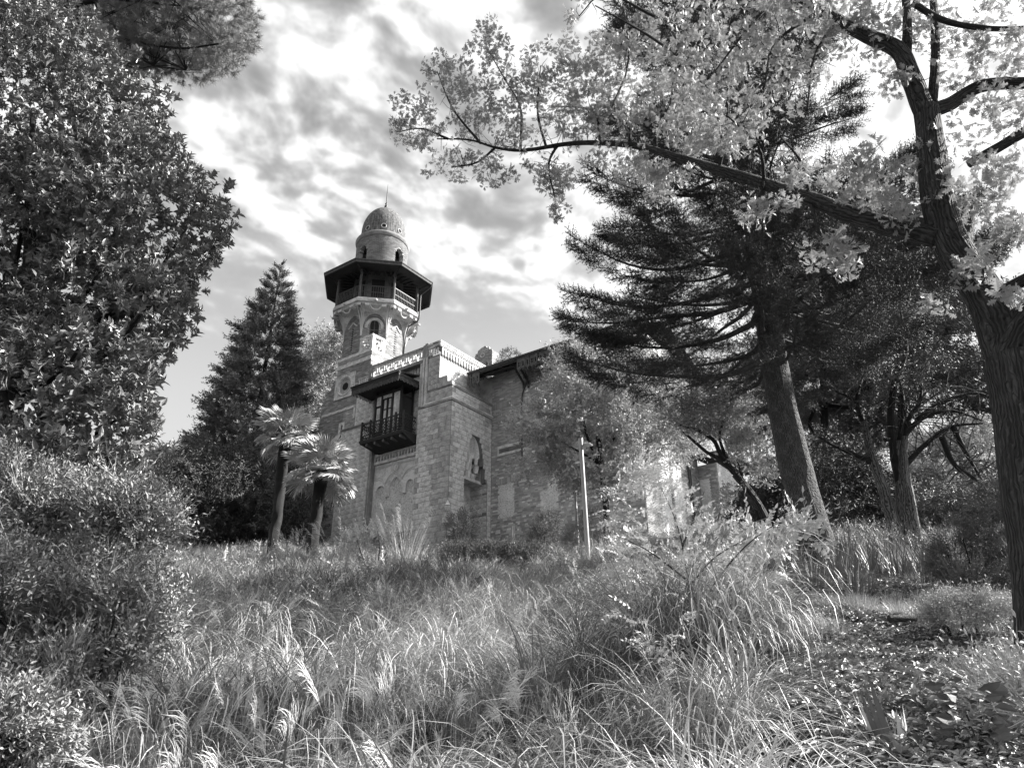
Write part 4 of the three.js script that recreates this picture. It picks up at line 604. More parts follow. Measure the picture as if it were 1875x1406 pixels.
// ------------------------------------------------------------------ magnolia on the left
{
  const r = rngOf(101), b = onGround(-8.2, -11.5), t = thing('magnolia_tree', 'large glossy-leaved evergreen tree filling the left side beside the sky gap', 'tree', b);
  const els = [el(60, 250, 11.5, 235), el(215, 410, 11, 185), el(340, 420, 11, 85), el(60, 480, 11, 210), el(170, 590, 10.5, 150), el(270, 560, 10.8, 85), el(90, 740, 10.2, 180), el(210, 770, 9.8, 80, 1.2), el(-120, 500, 11.5, 260), el(180, 880, 9.4, 75), el(60, 900, 9.2, 120), el(215, 900, 9.2, 40), el(150, 240, 11.5, 120), el(-60, 150, 12, 200)];
  const tr = new MB(), top = at(60, 200, 11.8); limb(tr, local(t, [b.clone().add(V(0, -0.3, 0)), b.clone().add(V(0.1, 2, 0)), b.clone().add(V(-0.1, 5, 0.1)), top]), 0.22, 0.05, { flare: 0.4, seed: 3 }); part('trunk', tr.geo(), BARK.dark, t);
  for (const e of els) { const l = new MB(); limb(l, local(t, [b.clone().lerp(top, 0.25 + 0.5 * r()), e.c.clone().lerp(b, 0.3).add(V(0, 0.8, 0)), e.c]), 0.07, 0.02, { seg: 6, seed: r() * 9 }); part('limb', l.geo(), BARK.dark, t); }
  const pts = lumps(els, 12500, r, { freq: 1.5, amp: 0.3, shell: 0.45, cut: 0.36 });
  const f = facing(pts), near = f.filter((q) => { const k = q.p; return k.x > -9; });
  foliage(t, 'foliage', [1, 2, 3, 4].map((s) => rosette(s + 10, { len: 0.08 + 0.016 * s, wid: 0.032 + 0.0075 * s, n: 7 + s, fold: 0.26, droop: 0.3 })), LEAF.magnolia, pts, r, { up: 0.5, out: 0.8, tone: 0.6 });
  const single = []; for (const q of near) { if (single.length >= 300) break; if (r() < 0.3) single.push({ p: q.p.clone().addScaledVector(q.n, 0.08).addScaledVector(randDir(r), 0.06), n: q.n.clone().add(V(0, 0.5, 0)).addScaledVector(randDir(r), 0.7) }); }
  leaves(t, [5, 6, 7].map((s) => oneLeaf(s, 0.13, 0.054)), [LEAF.magnolia], single, r);
}
// ------------------------------------------------------------------ pine overhanging the top left corner
{
  const r = rngOf(202), b = onGround(-10.5, -17), t = thing('pine_tree', 'long-needled pine whose dark limb and feathery crown hang into the top left corner', 'tree', b);
  const D = 16, limbs = [[[-200, 260], [-40, 120], [90, 28], [180, 0], [330, 10]], [[60, 40], [180, 30], [250, 0], [300, -30]], [[100, 40], [220, 70], [330, 88], [400, 80]], [[90, 60], [190, 105], [280, 120], [340, 128]], [[-20, 110], [40, 30], [60, -40]]];
  const tr = new MB(); limb(tr, local(t, [b.clone().add(V(0, -0.3, 0)), V(-10.8, 8, -16.8), at(-200, 260, D)]), 0.35, 0.24, { flare: 0.4 }); part('trunk', tr.geo(), BARK.dark, t);
  limbs.forEach((l, i) => { const m = new MB(); limb(m, local(t, l.map(([x, y], k) => at(x, y, D + (i % 2 ? 1 : -0.6) * k * 0.35))), i ? 0.06 : 0.19, 0.025, { seg: 7, seed: i }); part('limb', m.geo(), BARK.dark, t); });
  const els = [el(300, 60, D, 110, 0.62), el(400, 40, D, 80, 0.9), el(330, -20, D, 140, 0.7), el(230, -40, D + 1, 120, 0.7), el(100, -60, D + 1, 150, 0.6), el(250, 95, D, 55, 0.4), el(390, 85, D - 0.5, 55, 0.6)];
  const pts = lumps(els, 5600, r, { freq: 0.8, amp: 0.35, shell: 0.9, cut: 0.33 });
  foliage(t, 'foliage', [1, 2, 3].map(pinePuff), LEAF.pine, pts, r, { up: 0.3, out: 0.9, tone: 0.5, s0: 1, s1: 1.6 });
  const tw = new MB(); for (let i = 0; i < 170; i++) { const q = pts[Math.floor(r() * pts.length)].p, l = limbs[i % 4], k = l[1 + Math.floor(r() * (l.length - 1))], a = at(k[0], k[1], D); limb(tw, local(t, [a, a.clone().lerp(q, 0.5).add(V(0, -0.15, 0)), q]), 0.016, 0.005, { seg: 4, step: 0.5, bump: 0 }); } part('twig', tw.geo(), BARK.dark, t, 'stuff');
}
// conifer as one distant spire of plumes
function spire(name, label, px, topY, dist, halfPx, botY, mat, seed, { n = 3000, geo, droop = 0.25, ragged = 0.3, group, shape = 0.85 } = {}) {
  const r = rngOf(seed), top = at(px, topY, dist), b = onGround(top.x, top.z), t = thing(name, label, 'tree', b, group), H = top.y - b.y, R = halfPx / pxm(botY, dist);
  const tr = new MB(); limb(tr, [V(0, -0.3, 0), V(0, H * 0.5, 0), V(0, H * 0.97, 0)], H * 0.016, 0.02, { step: 1, flare: 0.4 }); part('trunk', tr.geo(), BARK.dark, t);
  const L = [[], [], []], nb = Math.round(n / 30);
  for (let k = 0; k < nb; k++) {                                         // ragged branches, each carrying its own sprays
    const h = Math.pow((k + 0.5) / nb, 0.72), y0 = H * (1 - h * 0.95), az = k * 2.39996 + 0.5 * r(), len = R * Math.pow(h, shape) * (0.68 + ragged * 0.9 * r()), up = lerp(0.8, 0.12, Math.min(1, h * 2.2)), d = V(Math.cos(az), up, Math.sin(az)), sd = V(-Math.sin(az), 0, Math.cos(az)), m = Math.round(30 * (0.35 + 0.9 * h));
    for (let j = 0; j < m; j++) { const u = 0.18 + 0.82 * Math.sqrt(r()), w = (1 - u * 0.75) * len * 0.5 * (r() - 0.5) * 2, p = V(0, y0, 0).addScaledVector(d, len * u).addScaledVector(sd, w); p.y -= droop * len * u * u * 0.7 + 0.3 * r() * len * 0.25; L[(k + j) % 3].push({ m: place(p, d.clone().addScaledVector(sd, w / len * 2).add(V(0, 0.3 * (r() - 0.3) - droop * 0.4, 0)), r() * 6.28, (0.5 + 0.5 * r()) * (0.5 + 0.6 * Math.min(1, h * 3))), c: 0.6 + 0.8 * r() }); }
  }
  L.forEach((l, i) => instances('foliage', geo[i], mat, l, t, 'stuff')); return t;
}
const plumes = [1, 2, 3].map((s) => plume(s, { len: 1.05, n: 50, w: 0.036 })), weep = [4, 5, 6].map((s) => plume(s, { len: 1.2, n: 50, w: 0.03, droop: 0.7 }));
spire('cypress_tree', 'tall dark pointed conifer standing between the sky gap and the tower', 514, 482, 43, 150, 870, LEAF.conifer, 303, { n: 9400, geo: plumes, ragged: 0.5, shape: 0.85 });
spire('cypress_tree', 'thin conifer tip showing above the glossy-leaved tree below the pine', 203, 118, 17, 42, 400, LEAF.conifer, 304, { n: 1500, geo: [1, 2, 3].map((s) => plume(s + 20, { len: 0.4, n: 40, w: 0.018 })), shape: 0.7 });
// rounded trees and bushes from ellipsoids
function bush(name, label, cat, els, mat, geos, count, seed, o = {}) {
  const r = rngOf(seed), c = els[0].c, b = onGround(o.bx ?? c.x, o.bz ?? c.z), t = thing(name, label, cat, b, o.group), st = new MB();
  for (const e of els) limb(st, local(t, [b.clone().add(V((r() - 0.5) * 0.2, -0.2, 0)), b.clone().lerp(e.c, 0.5).add(V((r() - 0.5) * 0.3, 0.1, 0)), e.c.clone().add(V(0, e.r * 0.5, 0))]), (o.stem ?? 0.03) * (0.7 + 0.5 * r()), 0.008, { seg: 5, step: 0.4 });
  part(o.trunk ?? 'stem', st.geo(), o.bark ?? BARK.dark, t);
  const pts = lumps(els, count, r, { freq: o.freq ?? 1.2, amp: o.amp ?? 0.35, shell: o.shell ?? 0.6, cut: o.cut ?? 0.34 }).filter((q) => q.p.y > ground(q.p.x, q.p.z) - 0.1);
  if (o.stray) for (let i = 0, m = pts.length; i < m * o.stray; i++) { const q = pts[Math.floor(r() * m)], k = 0.08 + 0.3 * r() * r(); if (q.n.y > -0.2) pts.push({ p: q.p.clone().addScaledVector(q.n, k * 0.6).add(V(0, k, 0)), n: V(0.3 * (r() - 0.5), 1, 0.3 * (r() - 0.5)), z: 0.6 }); }
  foliage(t, 'foliage', geos, mat, pts, r, { s0: o.s0 ?? 0.8, s1: o.s1 ?? 1.3, up: o.up ?? 0.4, out: o.out ?? 0.8, tone: o.tone ?? 0.6 }); return t;
}
const G = {
  small: [1, 2, 3].map((s) => spray(s + 30, { n: 25, len: 0.3, leaf: 0.036, wid: 0.013, forks: 5 })),
  mid: [1, 2, 3].map((s) => spray(s + 40, { n: 16, len: 0.5, leaf: 0.13, wid: 0.07, forks: 4 })),
  far: [1, 2, 3].map((s) => spray(s + 50, { n: 22, len: 0.8, leaf: 0.2, wid: 0.11, forks: 5 })),
  loc: [1, 2, 3].map((s) => spray(s + 60, { n: 24, len: 0.35, leaf: 0.06, wid: 0.03, forks: 3 })),
};
bush('cedar_tree', 'pale drooping conifer rising directly behind the tower base', 'tree', [el(612, 690, 54, 62, 1.1), el(640, 650, 54, 40), el(590, 740, 53, 50), el(560, 760, 52, 50)], LEAF.cedar, weep, 1500, 311, { stem: 0.3, trunk: 'trunk', amp: 0.3, shell: 0.7, up: 0.05 });
bush('broadleaf_tree', 'pale leafy treetop low on the skyline behind the dark shrubs at left', 'tree', [el(320, 865, 46, 45, 0.8), el(370, 850, 47, 36), el(275, 880, 46, 40)], LEAF.broad, G.far, 900, 312, { stem: 0.15, trunk: 'trunk' });
bush('yew_shrub', 'broad dark feathery shrub under the skyline left of the palms', 'shrub', [el(300, 905, 36, 58), el(370, 920, 35, 60), el(440, 925, 36, 62), el(420, 880, 37, 55), el(330, 960, 34, 50), el(480, 950, 36, 55), el(250, 940, 34, 50), el(540, 935, 37, 45)], LEAF.yew, weep, 2600, 313, { amp: 0.3, up: 0.1, s0: 0.5, s1: 0.9 });
// shrubs in the lower left
const scatter = (seed, n, x0, x1, y0, y1, d0, d1, r0, r1, keep = () => true) => { const r = rngOf(seed), o = []; while (o.length < n) { const x = lerp(x0, x1, r()), y = lerp(y0, y1, r()); if (keep(x, y)) o.push(el(x, y, lerp(d0, d1, r()), lerp(r0, r1, r() * r()), 0.8 + 0.5 * r())); } return o; };
bush('fine_leaved_shrub', 'fine-leaved shrub lit on top, at lower left below the glossy tree', 'shrub', scatter(1, 46, -40, 310, 900, 1150, 7.6, 9.6, 12, 62, (x, y) => y > 900 + Math.max(0, x - 120) * 0.42 && x < 300 - (y - 1000) * 0.45 + 40 * Math.sin(y * 0.09)), LEAF.shrub, G.small, 5200, 321, { cut: 0.44, amp: 0.9, freq: 2.6, shell: 0.9, up: 0.9, s0: 0.5, s1: 1.7, stray: 0.16 });
bush('fine_leaved_shrub', 'darker fine-leaved shrub at the left edge, above the arching grass tuft', 'shrub', scatter(2, 40, -70, 260, 1070, 1330, 6.4, 7.8, 12, 62, (x, y) => x < 270 - Math.abs(y - 1140) * 0.8), LEAF.shrub, G.small, 3800, 322, { cut: 0.47, amp: 0.9, freq: 2.6, shell: 0.9, up: 0.9, s0: 0.5, s1: 1.6, stray: 0.16 });
bush('fine_leaved_shrub', 'small pale sprig of shrub in the bottom left corner', 'shrub', scatter(3, 9, -60, 60, 1320, 1400, 5, 5.5, 20, 50), LEAF.shrub, G.small, 460, 323, { cut: 0.42, up: 0.8 });
// ------------------------------------------------------------------ palms
function palm(label, tb, tm, tt, dist, seed, nf, rs, tilt) {
  const r = rngOf(seed), top = at(tt[0], tt[1], dist), mid = at(tm[0], tm[1], dist), foot = at(tb[0], tb[1], dist), b = onGround(foot.x, foot.z), t = thing('fan_palm', label, 'palm', b, 'fan palms beside the tower');
  const tr = new MB(); limb(tr, local(t, [b.clone().add(V(0, -0.2, 0)), mid, top]), 0.17 * rs, 0.24 * rs, { seg: 12, bump: 0.25, step: 0.12 }); part('trunk', tr.geo(), BARK.dark, t);
  const fib = new MB(); for (let i = 0; i < 420; i++) { const p = b.clone().lerp(top, Math.pow(r(), 0.7)).addScaledVector(randDir(r), 0.12 * rs).sub(b), a = randDir(r).multiplyScalar(0.16).add(V(0, -0.1, 0)), w = V(0.012, 0, 0.01); fib.t(fib.v(p.x, p.y, p.z), fib.v(p.x + w.x, p.y, p.z + w.z), fib.v(p.x + a.x, p.y + a.y, p.z + a.z)); } part('fibre', fib.geo(true), BARK.spruce, t, 'stuff');
  const fan = (sd) => { const q = rngOf(sd), mb = new MB(), pet = 0.55; mb.q(mb.v(-0.012, 0, 0), mb.v(0.012, 0, 0), mb.v(0.008, pet, 0), mb.v(-0.008, pet, 0)); const N = 34; for (let i = 0; i < N; i++) { const a = (i / (N - 1) - 0.5) * 4.1, L = 0.72 * (1 - 0.16 * Math.abs(a) / 2) * (0.92 + 0.12 * q()), w = 0.04, d = V(Math.sin(a), Math.cos(a), 0), s = V(Math.cos(a), -Math.sin(a), 0), zz = i % 2 ? 0.012 : -0.012, P = (t, k, z) => mb.v(d.x * L * t + s.x * k, pet + d.y * L * t + s.y * k - 0.02 * t, z - 0.1 * t * t * (0.6 + q()) - (t > 0.95 ? 0.1 * q() : 0), k + 0.5, t); const a0 = P(0.02, 0, 0), l = P(0.55, -w * 0.5, zz), rr = P(0.55, w * 0.5, -zz), m = P(0.8, 0, zz), e = P(1, 0, 0); mb.t(a0, rr, l); mb.t(l, rr, m); mb.t(l, m, e); mb.t(m, rr, e); } return mb.geo(true); };
  const fans = [1, 2, 3].map((k) => fan(seed + k));
  for (let i = 0; i < nf; i++) { const a = i * 2.399 + r() * 0.5, e = lerp(1.3, -0.5, Math.pow((i + 0.5) / nf, 0.8)) , d = V(Math.cos(a) * Math.cos(e), Math.sin(e), Math.sin(a) * Math.cos(e)), o = new THREE.Mesh(fans[i % 3], LEAF.palm); o.name = 'frond'; const z = V(0, 1, 0).addScaledVector(d, -d.y).normalize(), bx = d.clone().cross(z), m = new THREE.Matrix4().makeBasis(bx.negate(), d, z.negate().multiplyScalar(-1)); o.quaternion.setFromRotationMatrix(m.makeBasis(d.clone().cross(z), d, z)); o.rotateY(0.7 * (r() - 0.5)); if (e < 0.2) o.rotateX(-0.35); o.position.copy(top.clone().sub(b)).addScaledVector(d, 0.1); o.scale.setScalar(rs * (0.95 + 0.35 * r())); o.castShadow = true; t.add(o); }
}
palm('taller fan palm with a bright crown, left of the brick corner of the tower', [498, 1000], [512, 900], [524, 800], 28, 41, 24, 1.0);
palm('shorter leaning fan palm in front of the brick foot of the tower', [572, 1000], [579, 930], [592, 862], 26, 42, 24, 1.0);

// ------------------------------------------------------------------ spruce with long level limbs, right of the villa
const LONG = [1, 2, 3].map((s) => sprig(s + 70, { len: 0.5, side: 6, needle: 0.055, w: 0.014, dense: 20, flat: 1.2 }));
function needleTree(name, label, trunkPts, r0, r1, seed, { limbs, mat, bark, sprigs = 46, geo = LONG, scale = 1 }) {
  const r = rngOf(seed), b = trunkPts[0], t = thing(name, label, 'tree', onGround(b.x, b.z)), m = new MB();
  const tc = limb(m, local(t, trunkPts), r0, r1, { seg: 16, bump: 0.1, flare: 0.35, step: 0.18, seed, uvs: 1.2 }); part('trunk', m.geo(), bark, t);
  const L = [[], [], []], H = tc.getLength();
  for (const lb of limbs) {
    const o = tc.getPointAt(clamp(lb.t, 0, 0.995)), d = V(Math.sin(lb.az), 0, -Math.cos(lb.az)), len = lb.len, drop = lb.drop ?? 0.2, rise = lb.rise ?? 0.15;
    const P = (k) => o.clone().addScaledVector(d, len * k).add(V(0, len * (-drop * k + (drop + rise) * k * k * 0.75) + (fbm(k * 2 + lb.az, seed, lb.t * 9, 2) - 0.5) * 0.2 * len, 0)).add(V(-d.z, 0, d.x).multiplyScalar((fbm(k * 1.5, lb.az * 3, lb.t * 7, 2) - 0.5) * len * 0.35));
    const pts = [0, 0.25, 0.5, 0.75, 1].map(P), lm = new MB(); limb(lm, pts, 0.018 * len * 0.9 + 0.012, 0.008, { seg: 6, step: 0.35, bump: 0.08 }); part('limb', lm.geo(), bark, t);
    const n = Math.round(sprigs * len / 3.5 * (lb.den ?? 1));
    for (let i = 0; i < n; i++) {
      const k = lerp(lb.bare ?? 0.22, 1, Math.pow(r(), 0.8)), p = P(k), tan = P(Math.min(1, k + 0.05)).sub(P(k - 0.05)).normalize(), sg = r() < 0.5 ? -1 : 1, side = V(-d.z, 0, d.x).multiplyScalar(sg), reach = len * 0.3 * (1.05 - k) * r() + 0.1;
      const q = p.clone().addScaledVector(side, reach).addScaledVector(d, reach * 0.6).add(V(0, -0.16 * reach + 0.06 * (r() - 0.5), 0));
      L[i % 3].push({ m: place(q, side.clone().multiplyScalar(0.8 * r()).add(tan).add(V(0, 0.18 - 0.3 * r(), 0)), r() < 0.7 ? (Math.abs(tan.y) < 2 ? 0.4 * (r() - 0.5) : 0) : r() * 6.28, scale * (0.75 + 0.55 * r())), c: 0.7 + 0.6 * r() });
      if (r() < 0.3) L[(i + 1) % 3].push({ m: place(q, V(0.3 * (r() - 0.5), -1, 0.3 * (r() - 0.5)), r() * 6.28, scale * (0.5 + 0.3 * r())), c: 0.6 + 0.5 * r() });
    }
  }
  L.forEach((l, i) => l.length && instances('foliage', geo[i], mat, l, t, 'stuff')); return t;
}
{
  const r = rngOf(404), D = 16.5, f = at(1508, 1030, D), g = onGround(f.x, f.z), pts = [g.clone().add(V(0, -0.3, 0)), at(1498, 1000, D), at(1448, 820, D), at(1408, 600, D), at(1385, 440, D), at(1362, 250, D), at(1345, 80, D), at(1330, -140, D)];
  const limbs = []; for (let i = 0; i < 13; i++) limbs.push({ t: 0.25 + 0.01 * i, az: i * 2.399 + 0.4, len: 2.8 + 1.4 * r(), drop: 0.45, rise: 0.12, bare: 0.2 });
  for (let i = 0; i < 7; i++) limbs.push({ t: 0.24 + 0.06 * i, az: 3.4 + 0.7 * (r() - 0.5), len: 2.6 + r(), drop: 0.45, rise: 0.2, bare: 0.1 });
  for (let i = 0; i < 74; i++) { const t = 0.3 + 0.69 * (i + r() * 0.6) / 74, az = i * 2.399 + r() * 0.5; limbs.push({ t, az, len: lerp(4.5, 0.8, Math.pow((t - 0.3) / 0.7, 0.9)) * (0.8 + 0.35 * r()), drop: lerp(0.42, -0.25, (t - 0.3) / 0.7), rise: 0.2, bare: 0.15 + 0.15 * r() }); }
  for (let i = 0; i < 13; i++) limbs.push({ t: 0.24 + 0.05 * i + 0.02 * r(), az: -1.6 + 0.8 * (r() - 0.5), len: lerp(4.5, 3.9, i / 11) * (0.85 + 0.25 * r()), drop: lerp(0.4, 0.05, i / 11), rise: 0.22, den: 1.25, bare: 0.2 });
  for (const [t, az, len] of [[0.4, 1.5, 6.2], [0.37, 1.8, 5.6], [0.34, 1.3, 5], [0.44, 1.65, 5.4], [0.31, 2.2, 3.6]]) limbs.push({ t, az, len, drop: 0.38, rise: 0.1, bare: 0.5, den: 0.5 });
  needleTree('spruce_tree', 'large dark spruce with a leaning trunk and long level boughs beside the villa', pts, 0.4, 0.04, 405, { limbs, mat: LEAF.spruce, bark: BARK.spruce, sprigs: 74 });
}
// ------------------------------------------------------------------ oak at the right edge with one long limb reaching left
{
  const r = rngOf(505), D = 8.4, f = at(1905, 1260, D), g = onGround(f.x, f.z), t = thing('oak_tree', 'big oak at the right edge, its long limb with lobed leaves reaching over the sky', 'tree', g);
  const W = (l) => local(t, l.map(([x, y, d]) => at(x, y, d)));
  const A = (name, l, r0, r1, o) => { const m = new MB(); limb(m, W(l), r0, r1, { seg: 14, bump: 0.09, step: 0.12, uvs: 1.4, ...o }); part(name, m.geo(), BARK.oak, t); };
  A('trunk', [[1945, 1300, D], [1926, 1100, D], [1898, 900, D], [1878, 760, D], [1862, 660, D]], 0.35, 0.35, { flare: 0.3, seg: 20 });
  A('limb', [[1864, 700, D], [1832, 600, D], [1792, 520, D], [1745, 450, D], [1722, 380, D], [1708, 290, D], [1697, 200, D]], 0.28, 0.17, { seed: 4 });
  A('limb', [[1698, 215, D], [1672, 150, D], [1645, 92, D], [1590, 66, D + 0.2], [1532, 36, D + 0.4], [1440, -20, D + 0.8]], 0.15, 0.07, { seed: 5 });
  A('limb', [[1870, 720, D], [1862, 640, D - 0.1], [1900, 570, D - 0.3], [1990, 430, D - 0.6]], 0.27, 0.14, { seed: 6 });
  A('limb', [[1800, 560, D], [1845, 530, D - 0.2], [1900, 500, D - 0.5]], 0.09, 0.07, {}); A('limb', [[1775, 300, D + 0.3], [1820, 275, D], [1880, 240, D - 0.2]], 0.065, 0.075, {});
  A('limb', [[1700, 205, D], [1738, 192, D], [1798, 158, D - 0.1], [1900, 150, D - 0.4]], 0.11, 0.08, {}); A('limb', [[1708, 190, D], [1714, 90, D], [1706, -60, D]], 0.075, 0.05, {}); A('limb', [[1660, 115, D], [1662, 40, D], [1655, -60, D]], 0.08, 0.05, {});
  A('limb', [[1672, 5, D - 0.4], [1726, 36, D - 0.4], [1812, 52, D - 0.5], [1900, 50, D - 0.6]], 0.05, 0.035, {}); A('limb', [[1790, 540, D], [1772, 460, D + 0.3], [1780, 380, D + 0.5]], 0.09, 0.06, {});
  const main = [[1720, 436, D], [1584, 401, 9], [1484, 364, 9.6], [1400, 337, 10.3], [1317, 311, 11], [1250, 291, 11.6], [1158, 266, 12.5], [1052, 262, 13.5], [956, 275, 14.3], [908, 270, 14.8], [860, 256, 15.2], [800, 254, 15.6]];
  A('limb', main, 0.14, 0.016, { pw: 0.9, seed: 7 });
  const subs = [[[953, 272, 14.3], [953, 198, 14.4], [924, 144, 14.6], [896, 96, 14.8]], [[1098, 262, 13.1], [1096, 222, 13.1], [1080, 200, 13.3], [1012, 194, 13.6]], [[1154, 264, 12.6], [1152, 230, 12.6], [1122, 211, 12.6], [1148, 128, 12.5], [1151, 64, 12.3], [1140, 8, 12]], [[1202, 280, 12.1], [1205, 230, 12], [1228, 190, 11.8], [1232, 150, 11.7]], [[905, 272, 14.8], [872, 298, 14.8], [826, 306, 15]], [[1020, 266, 13.8], [1005, 300, 13.6], [1018, 372, 13.5]], [[880, 262, 15], [830, 200, 15.2], [800, 130, 15.4]], [[820, 254, 15.4], [770, 235, 15.6], [725, 242, 15.8]], [[1000, 268, 14], [985, 210, 13.8], [990, 120, 13.8]], [[1317, 311, 11], [1330, 240, 10.6], [1330, 130, 10.3], [1300, 40, 10]], [[1400, 337, 10.3], [1390, 270, 9.8], [1330, 210, 9.6]], [[1440, -20, 9.2], [1380, 40, 9.4], [1310, 130, 9.6]], [[1532, 36, 8.8], [1490, 110, 8.8], [1480, 200, 8.9]], [[1500, 20, 8.9], [1420, 80, 9], [1400, 160, 9]], [[1484, 364, 9.6], [1470, 300, 9.4], [1430, 250, 9.2]], [[1584, 401, 9], [1590, 330, 8.8], [1560, 290, 8.6]], [[1484, 364, 9.6], [1500, 420, 9.3], [1540, 480, 9]], [[1400, 337, 10.3], [1390, 370, 10.1], [1385, 400, 10]], [[1240, 100, 10.8], [1180, 60, 11], [1090, 10, 11.2]], [[1200, 30, 10.5], [1100, -10, 10.8], [1060, 30, 11.2]]];
  subs.forEach((s, i) => A('limb', s, 0.035, 0.012, { seg: 7, step: 0.2, seed: i }));
  // leaf masses: [px, py, distance, radius px, count, lit]
  const mass = [[760, 215, 15.7, 52, 90], [800, 275, 15.4, 46, 80], [740, 240, 15.8, 30, 36], [835, 150, 15.2, 42, 60], [800, 120, 15.4, 30, 36], [895, 110, 14.8, 52, 110], [890, 60, 14.8, 28, 34], [860, 205, 15, 52, 90], [925, 175, 14.5, 45, 64], [925, 240, 14.5, 50, 84], [905, 310, 14.7, 40, 50], [840, 300, 15, 36, 50], [985, 135, 13.8, 48, 84], [1030, 110, 13.4, 44, 70], [1010, 180, 13.6, 48, 84], [1070, 160, 13.1, 46, 84], [1050, 235, 13.4, 45, 84], [985, 270, 13.9, 42, 60], [1015, 330, 13.6, 36, 60], [1025, 385, 13.5, 20, 24], [935, 330, 14.2, 14, 10], [1110, 110, 12.8, 50, 84], [1120, 190, 12.7, 50, 90], [1105, 270, 12.8, 44, 60], [1160, 300, 12.3, 44, 60], [1180, 80, 12, 55, 70], [1060, 10, 11.2, 34, 22], [1045, 30, 11.2, 14, 6], [1180, 215, 12.2, 50, 80], [1230, 150, 11.6, 62, 110], [1250, 240, 11.5, 54, 100], [1210, 330, 11.6, 42, 50], [1290, 60, 10.2, 80, 110], [1310, 160, 10.2, 66, 76], [1300, 270, 10.6, 54, 70], [1380, 50, 9.4, 90, 120], [1390, 150, 9.3, 80, 60], [1370, 240, 9.7, 50, 26], [1380, 385, 10, 36, 34], [1470, 70, 8.9, 95, 130], [1470, 170, 9, 60, 34], [1450, 290, 9.4, 40, 16], [1460, 345, 9.2, 45, 36], [1540, 340, 8.8, 50, 40], [1600, 320, 8.5, 65, 70], [1530, 440, 9, 60, 60], [1550, 480, 9, 30, 20], [1630, 400, 8.5, 50, 40], [1560, 30, 8.5, 80, 80], [1630, 60, 8.3, 80, 80], [1640, 150, 8.4, 34, 14], [1720, 30, 8.2, 80, 60], [1800, 20, 8, 90, 60], [1760, 110, 8.1, 55, 36], [1850, 90, 7.8, 60, 40], [1760, 240, 8.2, 55, 40], [1830, 210, 8, 60, 44], [1760, 350, 8.3, 70, 70], [1840, 330, 8, 60, 44], [1760, 430, 8.2, 55, 44], [1830, 430, 8, 50, 36], [1680, 300, 8.5, 36, 20], [1790, 490, 8, 40, 20], [1850, 560, 7.8, 30, 10], [1720, 560, 9, 24, 8],
    [1600, -80, 8.5, 140, 90], [1400, -90, 9.4, 130, 80], [1800, -100, 8.2, 150, 70], [1250, -60, 10.4, 90, 50], [1960, 60, 8, 110, 40], [1980, 240, 8, 100, 36]];
  const axis = new THREE.CatmullRomCurve3(main.map(([x, y, k]) => at(x, y, k))).getSpacedPoints(80), eyeAxis = axis.map((q) => q.clone().sub(camera.position)), hides = (p) => { const w = p.clone().sub(camera.position), l = w.length(); return eyeAxis.some((q) => q.length() > l - 0.3 && q.dot(w) / (q.length() * l) > 0.99991); };
  const pts = []; for (const [x, y, d, rp, n] of mass) { const c = at(x, y, d), R = rp / pxm(y, d); for (let i = 0; i < n * (d < 9.7 ? 0.72 : 1.05); i++) { const q = randDir(r), k = Math.cbrt(r()); const p = c.clone().add(V(q.x * R * k, q.y * R * k * 0.9, q.z * R * k * 1.25)); if (fbm(p.x * 2.2, p.y * 2.2, p.z * 2.2, 2) < 0.42 || (hides(p) && r() < 0.8)) continue; pts.push({ p, n: q, z: fbm(p.x, p.y, p.z, 2) }); } }
  const inView = pts.filter(({ p }) => { const q = p.clone().sub(camera.position), a = -q.z * Math.cos(PITCH) + q.y * Math.sin(PITCH); return Math.abs(q.x / a) < 0.67 && p.z > -11; });
  foliage(t, 'foliage', [1, 2, 3, 4].map((s) => oakCluster(s, 7, 0.098 + 0.012 * s)), LEAF.oak, pts, r, { up: -0.15, out: 0.6, tone: 0.3, s0: 0.8, s1: 1.25 });
  leaves(t, [1, 2, 3].map((s) => oneOak(s + 80, 0.12)), [LEAF.oak], inView.filter((_, i) => i % Math.ceil(inView.length / 295) === 0).slice(0, 298).map(({ p }) => ({ p: p.clone().addScaledVector(randDir(r), 0.12), n: randDir(r).add(V(0, -0.6, 0)) })), r);
  const tw = new MB(); for (const s of [...subs, main.slice(2)]) for (let k = 0; k < s.length - 1; k++) for (let j = 0; j < 5; j++) { const u = r(), a = at(lerp(s[k][0], s[k + 1][0], u), lerp(s[k][1], s[k + 1][1], u), lerp(s[k][2], s[k + 1][2], u)), e = a.clone().add(randDir(r).add(V(0, 0.25, 0)).multiplyScalar(0.45)); limb(tw, local(t, [a, a.clone().lerp(e, 0.5).addScaledVector(randDir(r), 0.05), e]), 0.009, 0.004, { seg: 4, step: 0.3, bump: 0 }); } part('twig', tw.geo(), BARK.oak, t, 'stuff');
}
